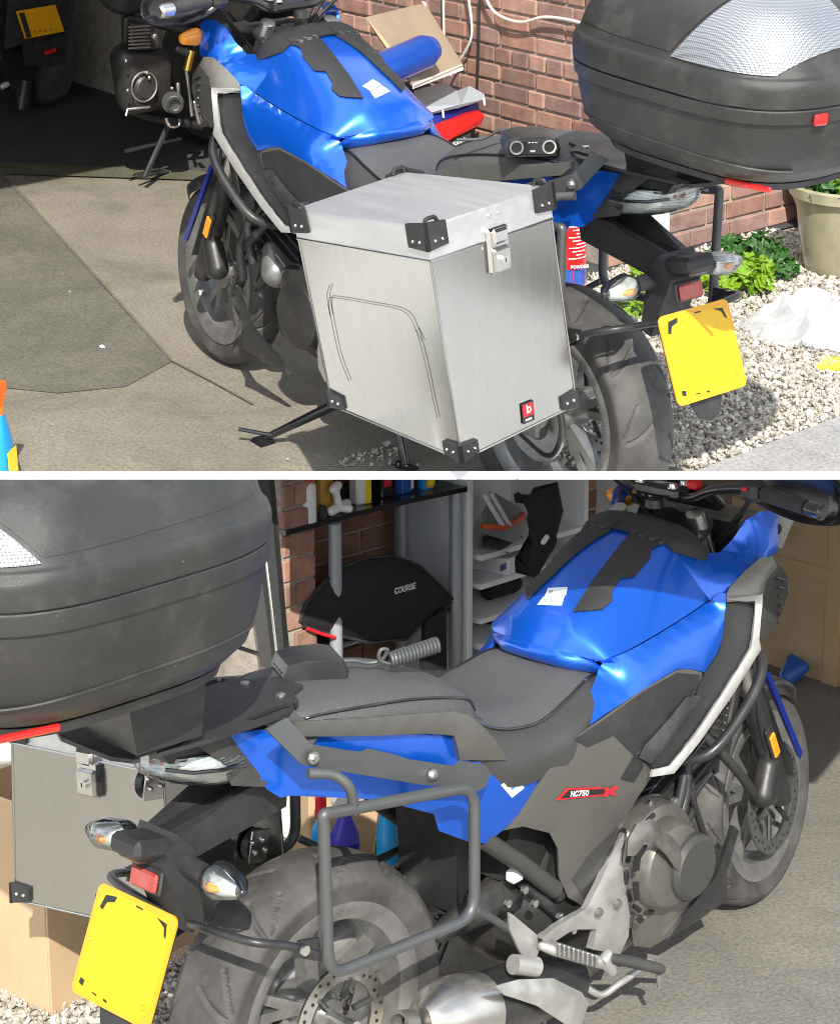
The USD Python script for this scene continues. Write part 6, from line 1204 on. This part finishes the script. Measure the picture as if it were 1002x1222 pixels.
t = thing('small_jar', 'little jar with a yellow lid at the right end of the black shelf', 'jar', on_shelf(507, 1.25)); part(t, 'jar_body', lathe([(0, 0), (.022, 0), (.022, .05), (.018, .055), (0, .055)], 'z', 24), 'spray_blue', 30); part(t, 'jar_lid', hull_spheres([((-.004, -.024, .018), .014), ((.002, -.022, .028), .012)], 10), 'yellow_plastic', 40)
# tail bag under the shelf, lettered
bag = thing('tail_bag', 'black domed cloth bag lettered in white under the shelf', 'bag'); yb = 1.16
ctr = [(358, 742), (364, 722), (384, 697), (410, 676), (440, 665), (470, 664), (500, 675), (525, 698), (541, 716), (536, 722), (505, 742), (485, 763), (440, 767), (395, 757), (362, 747)]
skn = fill(np.array([L(a, b, yb) for a, b in ctr]), .018, bulge=.05, out=(0, -1, 0), flat=.09); part(bag, 'bag_shell', thicken(skn, .07), 'bag_cloth', 50)
part(bag, 'piping', tube(np.array([L(a, b, yb - .004) for a, b in ctr]), .005, 8, True), 'satin_black', 40)
part(bag, 'strap', skin(np.array([L(a, b, yb - .02) for a, b in ((508, 742), (532, 726), (533, 800), (505, 800))]), .02, .02, .006), 'bag_cloth', 40)
h0, h1 = [hit(skn, LO.c, LO.ray(*p)) for p in ((469, 709), (497, 701))]
part(bag, 'lettering', text_on('COURSE', .017, h0 + [0, -.004, .0], (h1 - h0) * [1, 1, 1], (0, 0, 1), .0015), 'print_white', False)
part(bag, 'red_trim', tube([L(366, 750, yb - .01), L(385, 757, yb - .02), L(400, 761, yb - .025)], .005, 8), 'print_red', 40)
# white bookcase with a boot and papers, dark jacket beyond
yk = 1.12
bk = thing('bookcase', 'white bookcase beside the blue tank holding a boot and papers', 'bookcase')
kx0, kx1 = L(572, 690, yk)[0], L(660, 690, yk)[0] + .15
part(bk, 'side_panel', rbox(.02, .3, 1.2, .002, (kx1, yk + .15, .6)), 'white_board', False)
part(bk, 'back_panel', rbox(kx1 - kx0, .01, 1.2, .002, ((kx0 + kx1) / 2, yk + .3, .6)), 'white_board', False)
for py_ in (660, 694, 735, 765, 800):
    z_ = L(600, py_, yk)[2]; part(bk, 'shelf_board', rbox(kx1 - kx0 - .022, .288, .016, .002, ((kx0 + kx1) / 2, yk + .148, z_)), 'white_board', False)
zb_ = L(600, 660, yk)[2] + .009; bt = thing('riding_boot', 'grey riding boot with orange trim and white straps on the bookcase', 'boot')
part(bt, 'boot_sole', hull([L(574, 640, yk + .05), L(578, 648, yk + .02), L(605, 660, yk), L(626, 655, yk + .02), L(630, 640, yk + .06), L(574, 640, yk + .14), L(626, 655, yk + .13)]), 'satin_black', 30)
part(bt, 'boot_upper', hull([L(575, 636, yk + .04), L(574, 612, yk + .06), L(590, 588, yk + .05), L(618, 604, yk + .05), L(629, 618, yk + .06), L(618, 650, yk + .03), L(580, 640, yk + .13), L(620, 606, yk + .14), L(592, 590, yk + .14)]), 'grey_fabric', 40)
part(bt, 'orange_trim', tube([L(575, 628, yk + .02), L(603, 630, yk + .0), L(622, 618, yk + .03), L(624, 614, yk + .05)], .008, 8), 'orange_trim', 40)
for a, b in (((577, 590), (600, 628)), ((585, 588), (608, 628))): part(bt, 'strap', tube([L(a[0], a[1], yk + .02), L(b[0], b[1], yk + .005)], .008, 8), 'print_white', 40)
mg = thing('folded_papers', 'white folded papers with a dark print on the middle shelf of the bookcase', 'papers'); zc = L(600, 694, yk)[2] + .008
part(mg, 'paper_stack', rbox(.16, .16, .05, .004, (L(598, 680, yk + .09)[0], yk + .1, zc + .026), rz(12)), 'print_white', 25); part(mg, 'printed_panel', rbox(.05, .002, .02, .0006, (L(606, 682, yk)[0], yk + .014, zc + .03), rz(12)), 'dark_blue_paint', False)
for k_, (py_, lb) in enumerate(((735, 'black bundle on the lower bookcase shelf just left of the tank'), (765, 'black bundle on the bottom bookcase shelf just left of the tank'))):
    z_ = L(600, py_, yk)[2] + .008; t = thing('black_bundle', lb, 'bundle', (L(590, py_, yk + .1)[0] + .05, yk + .12, z_)); part(t, 'bundle', hull_spheres([((-.05, 0, .03), .03), ((.05, .0, .03), .03), ((0, .03, .04), .03)], 12), 'bag_cloth', 40)
jk = thing('dark_jacket', 'dark jacket hanging behind the handlebar', 'jacket'); yj = .95
part(jk, 'jacket_body', skin(np.array([L(a, b, yj) for a, b in ((630, 590), (665, 575), (672, 610), (660, 655), (640, 690), (630, 680), (636, 640))]), .08, .02, .03), 'bag_cloth', 50); part(jk, 'toggle', hull_spheres([(L(652, 641, yj - .03), .008), (L(648, 647, yj - .03), .008)], 8), 'print_white', 40)
wb = thing('leaning_board', 'white panel leaning at the back behind the handlebar', 'panel'); ax = 2.75
q = [LO.at(a, b, 0, ax) for a, b in ((630, 570), (770, 565), (780, 680), (640, 720))]; part(wb, 'board', thicken((np.array(q), np.array([[0, 2, 1], [0, 3, 2]])), .02), 'white_board', False)
gw = thing('garage_side_wall', 'unseen garage wall beyond the right edge of the lower view, added to block sky light', 'wall', (1.75, -1.05, 0)); part(gw, 'wall_face', rbox(3.0, .1, 1.5, .004, (1.5, -.05, .75)), 'mortar', False)  # unseen wall, added to keep sky light off the front wheel
# cartons at the right back
D2 = 3.0
c0 = LO.at(958, 818, 2, 0); c1 = LO.at(1060, 800, 2, 0)
t = thing('stacked_carton', 'brown taped carton at the right back behind the front wheel', 'carton', (3.02, .80, 0), rz(-6))
part(t, 'carton_body', rbox(.5, .80, .54, .004, (.25, 0, .27)), 'cardboard', False)
part(t, 'tape_strip', rbox(.004, .06, .54, .001, (-.003, -.05, .27)), 'tape', False); part(t, 'tape_strip', rbox(.004, .80, .05, .001, (-.0055, 0, .36)), 'tape', False); part(t, 'top_flap', rbox(.5, .3, .006, .001, (.25, .2, .548), rxyz(3, 0, 0)), 'cardboard_pale', False); part(t, 'top_flap', rbox(.5, .3, .006, .001, (.25, -.2, .55), rxyz(-4, 0, 0)), 'cardboard_pale', False)
t = thing('tall_carton', 'taller brown carton behind the taped one at the right edge', 'carton', (3.62, .5, 0), rz(4)); part(t, 'carton_body', rbox(.4, 1.3, .46, .004, (.2, 0, .23)), 'cardboard_pale', False); part(t, 'tape_strip', rbox(.004, .05, .46, .001, (-.003, -.1, .23)), 'tape', False)
t = thing('green_tub', 'dark green plastic tub on the cartons at the right edge', 'tub', (3.25, .55, .56)); part(t, 'tub_body', lathe([(0, 0), (.09, 0), (.115, .1), (.12, .1), (.12, .115), (.108, .115), (.085, .012), (0, .012)], 'z', 36), 'green_plastic', 30)
t = thing('white_cloth', 'white cloth hung over the corner of the carton behind the right grip', 'cloth'); part(t, 'cloth', skin(np.array([LO.at(a, b, 0, 2.95) for a, b in ((920, 600), (960, 598), (945, 625), (932, 655), (922, 650))]), .01, .02, .01, ax=(1, 2), out=(-1, 0, 0)), 'white_paint', 40)
t = thing('floor_bag', 'crumpled pale blue bag on the floor by the carton', 'bag', LO.at(948, 815, 2, 0)); part(t, 'bag_skin', hull_spheres([((-.04, .0, .03), .03), ((.04, .03, .025), .025), ((.0, -.03, .06), .02), ((.02, .03, .075), .012)], 12), 'tin_blue', 25)
t = thing('rear_wall', 'dim back of the garage behind the cartons', 'wall'); part(t, 'wall_face', rbox(.1, 6.0, 1.2, .004, (4.6, .4, .6)), 'mortar', False); part(t, 'wall_boarding', rbox(.03, 5.5, .3, .004, (4.52, .4, .15)), 'cardboard_inside', False)
# bottles in a tray beyond the rear wheel
def fl(px, py): return LO.at(px, py, 2, 0)
q0, q1 = fl(375, 1086), fl(505, 1074); ud = (q1 - q0) / np.linalg.norm(q1 - q0); tr = thing('storage_tray', 'low black tray of bottles beyond the rear wheel', 'tray', (q0 + q1) / 2, rz(math.degrees(math.atan2(ud[1], ud[0]))))
part(tr, 'tray_body', rbox(.44, .16, .03, .008, (0, .03, .018)), 'gloss_black', 30); part(tr, 'tray_rim', rbox(.45, .014, .05, .005, (0, -.055, .03)), 'gloss_black', 30); part(tr, 'tray_rim', rbox(.45, .014, .05, .005, (0, .115, .03)), 'gloss_black', 30)
up_ = np.array([0, 0, .034])
sprayer('spray_bottle', 'pale blue spray bottle with an orange head seen through the rack loop', fl(463, 1066) + up_, .92, 'spray_blue', 'spray_orange', rz(-140))
sprayer('spray_bottle', 'violet spray bottle with a white head seen through the rack loop', fl(412, 1062) + up_, .8, 'spray_violet', 'print_white', rz(-20), 'dark_blue_paint')
bottle('red_bottle', 'red capped bottle at the left of the tray behind the rack loop', fl(384, 1060) + up_, .16, .026, 'spray_blue', 'spray_red', cap_h=.06)
bottle('white_jug', 'white plastic jug with a yellow label right of the orange spray bottle', fl(494, 1060) + up_, .17, .042, 'print_white', 'print_white', [(0, 0), (.042, 0), (.042, .10), (.038, .13), (.018, .165), (.018, .17), (0, .17)], .02, lab=None)
part('/World/white_jug', 'side_label', hull([(-.025, -.0425, .03), (.02, -.0425, .03), (.02, -.0425, .09), (-.025, -.0425, .09), (-.025, -.04, .03), (.02, -.04, .09)]), 'yellow_plastic', False)
k0_ = fl(440, 1030); ct = thing('back_carton', 'brown carton standing behind the spray bottles', 'carton', k0_, rz(-20)); part(ct, 'carton_body', rbox(.5, .12, .3, .004, (.1, .1, .15)), 'cardboard', False); part(ct, 'tape_strip', rbox(.05, .003, .3, .001, (.1, .0385, .15)), 'tape', False)

# ------------------------------------------------------------------ the ledge between the two levels, and the land round about
def ledge():
    m, n2 = (562 - PH / 2) / FPX + .00003, (572 - PH / 2) / FPX - .00003
    f = lambda s, d, x: C0 + RC @ np.array([x * d, s * d, d]); P = []
    for x0, x1, d0 in ((-.30, -.06, 5.3), (-.06, .045, 4.95), (.045, .30, 4.15)):  # added slab; near edge stepped in depth to set the shade below
        q = []
        for x, d in ((x0, d0), (x1, d0), (x0, 6.9), (x1, 6.9)): q += [f(m, d, x), f(m, d, x) + (f(n2, d, x) - f(m, d, x)) * (1 if d < 6.5 else .6)]
        P.append(hull(q))
    path = numbered('/World', 'ledge'); x = UsdGeom.Xform.Define(stage, path); x.AddTransformOp().Set(mat4(np.eye(4))); XF[path] = np.eye(4)
    custom(x.GetPrim(), 'added white painted slab edge dividing the upper bay from the lower bay and shading the lower', 'ledge', None, 'structure')
    [part(path, 'slab', q, 'white_paint', False, nocut=True) for q in P]
ledge()
path = numbered('/World', 'terrain'); x = UsdGeom.Xform.Define(stage, path); x.AddTransformOp().Set(mat4(np.eye(4))); XF[path] = np.eye(4); custom(x.GetPrim(), 'wide pale ground round the two bays', None, None, 'structure')
part(path, 'surface', (np.array([(-400, -400, -1.2), (400, -400, -1.2), (400, 400, -1.2), (-400, 400, -1.2)], float), np.array([[0, 1, 2], [0, 2, 3]])), 'tarmac', False, nocut=True)
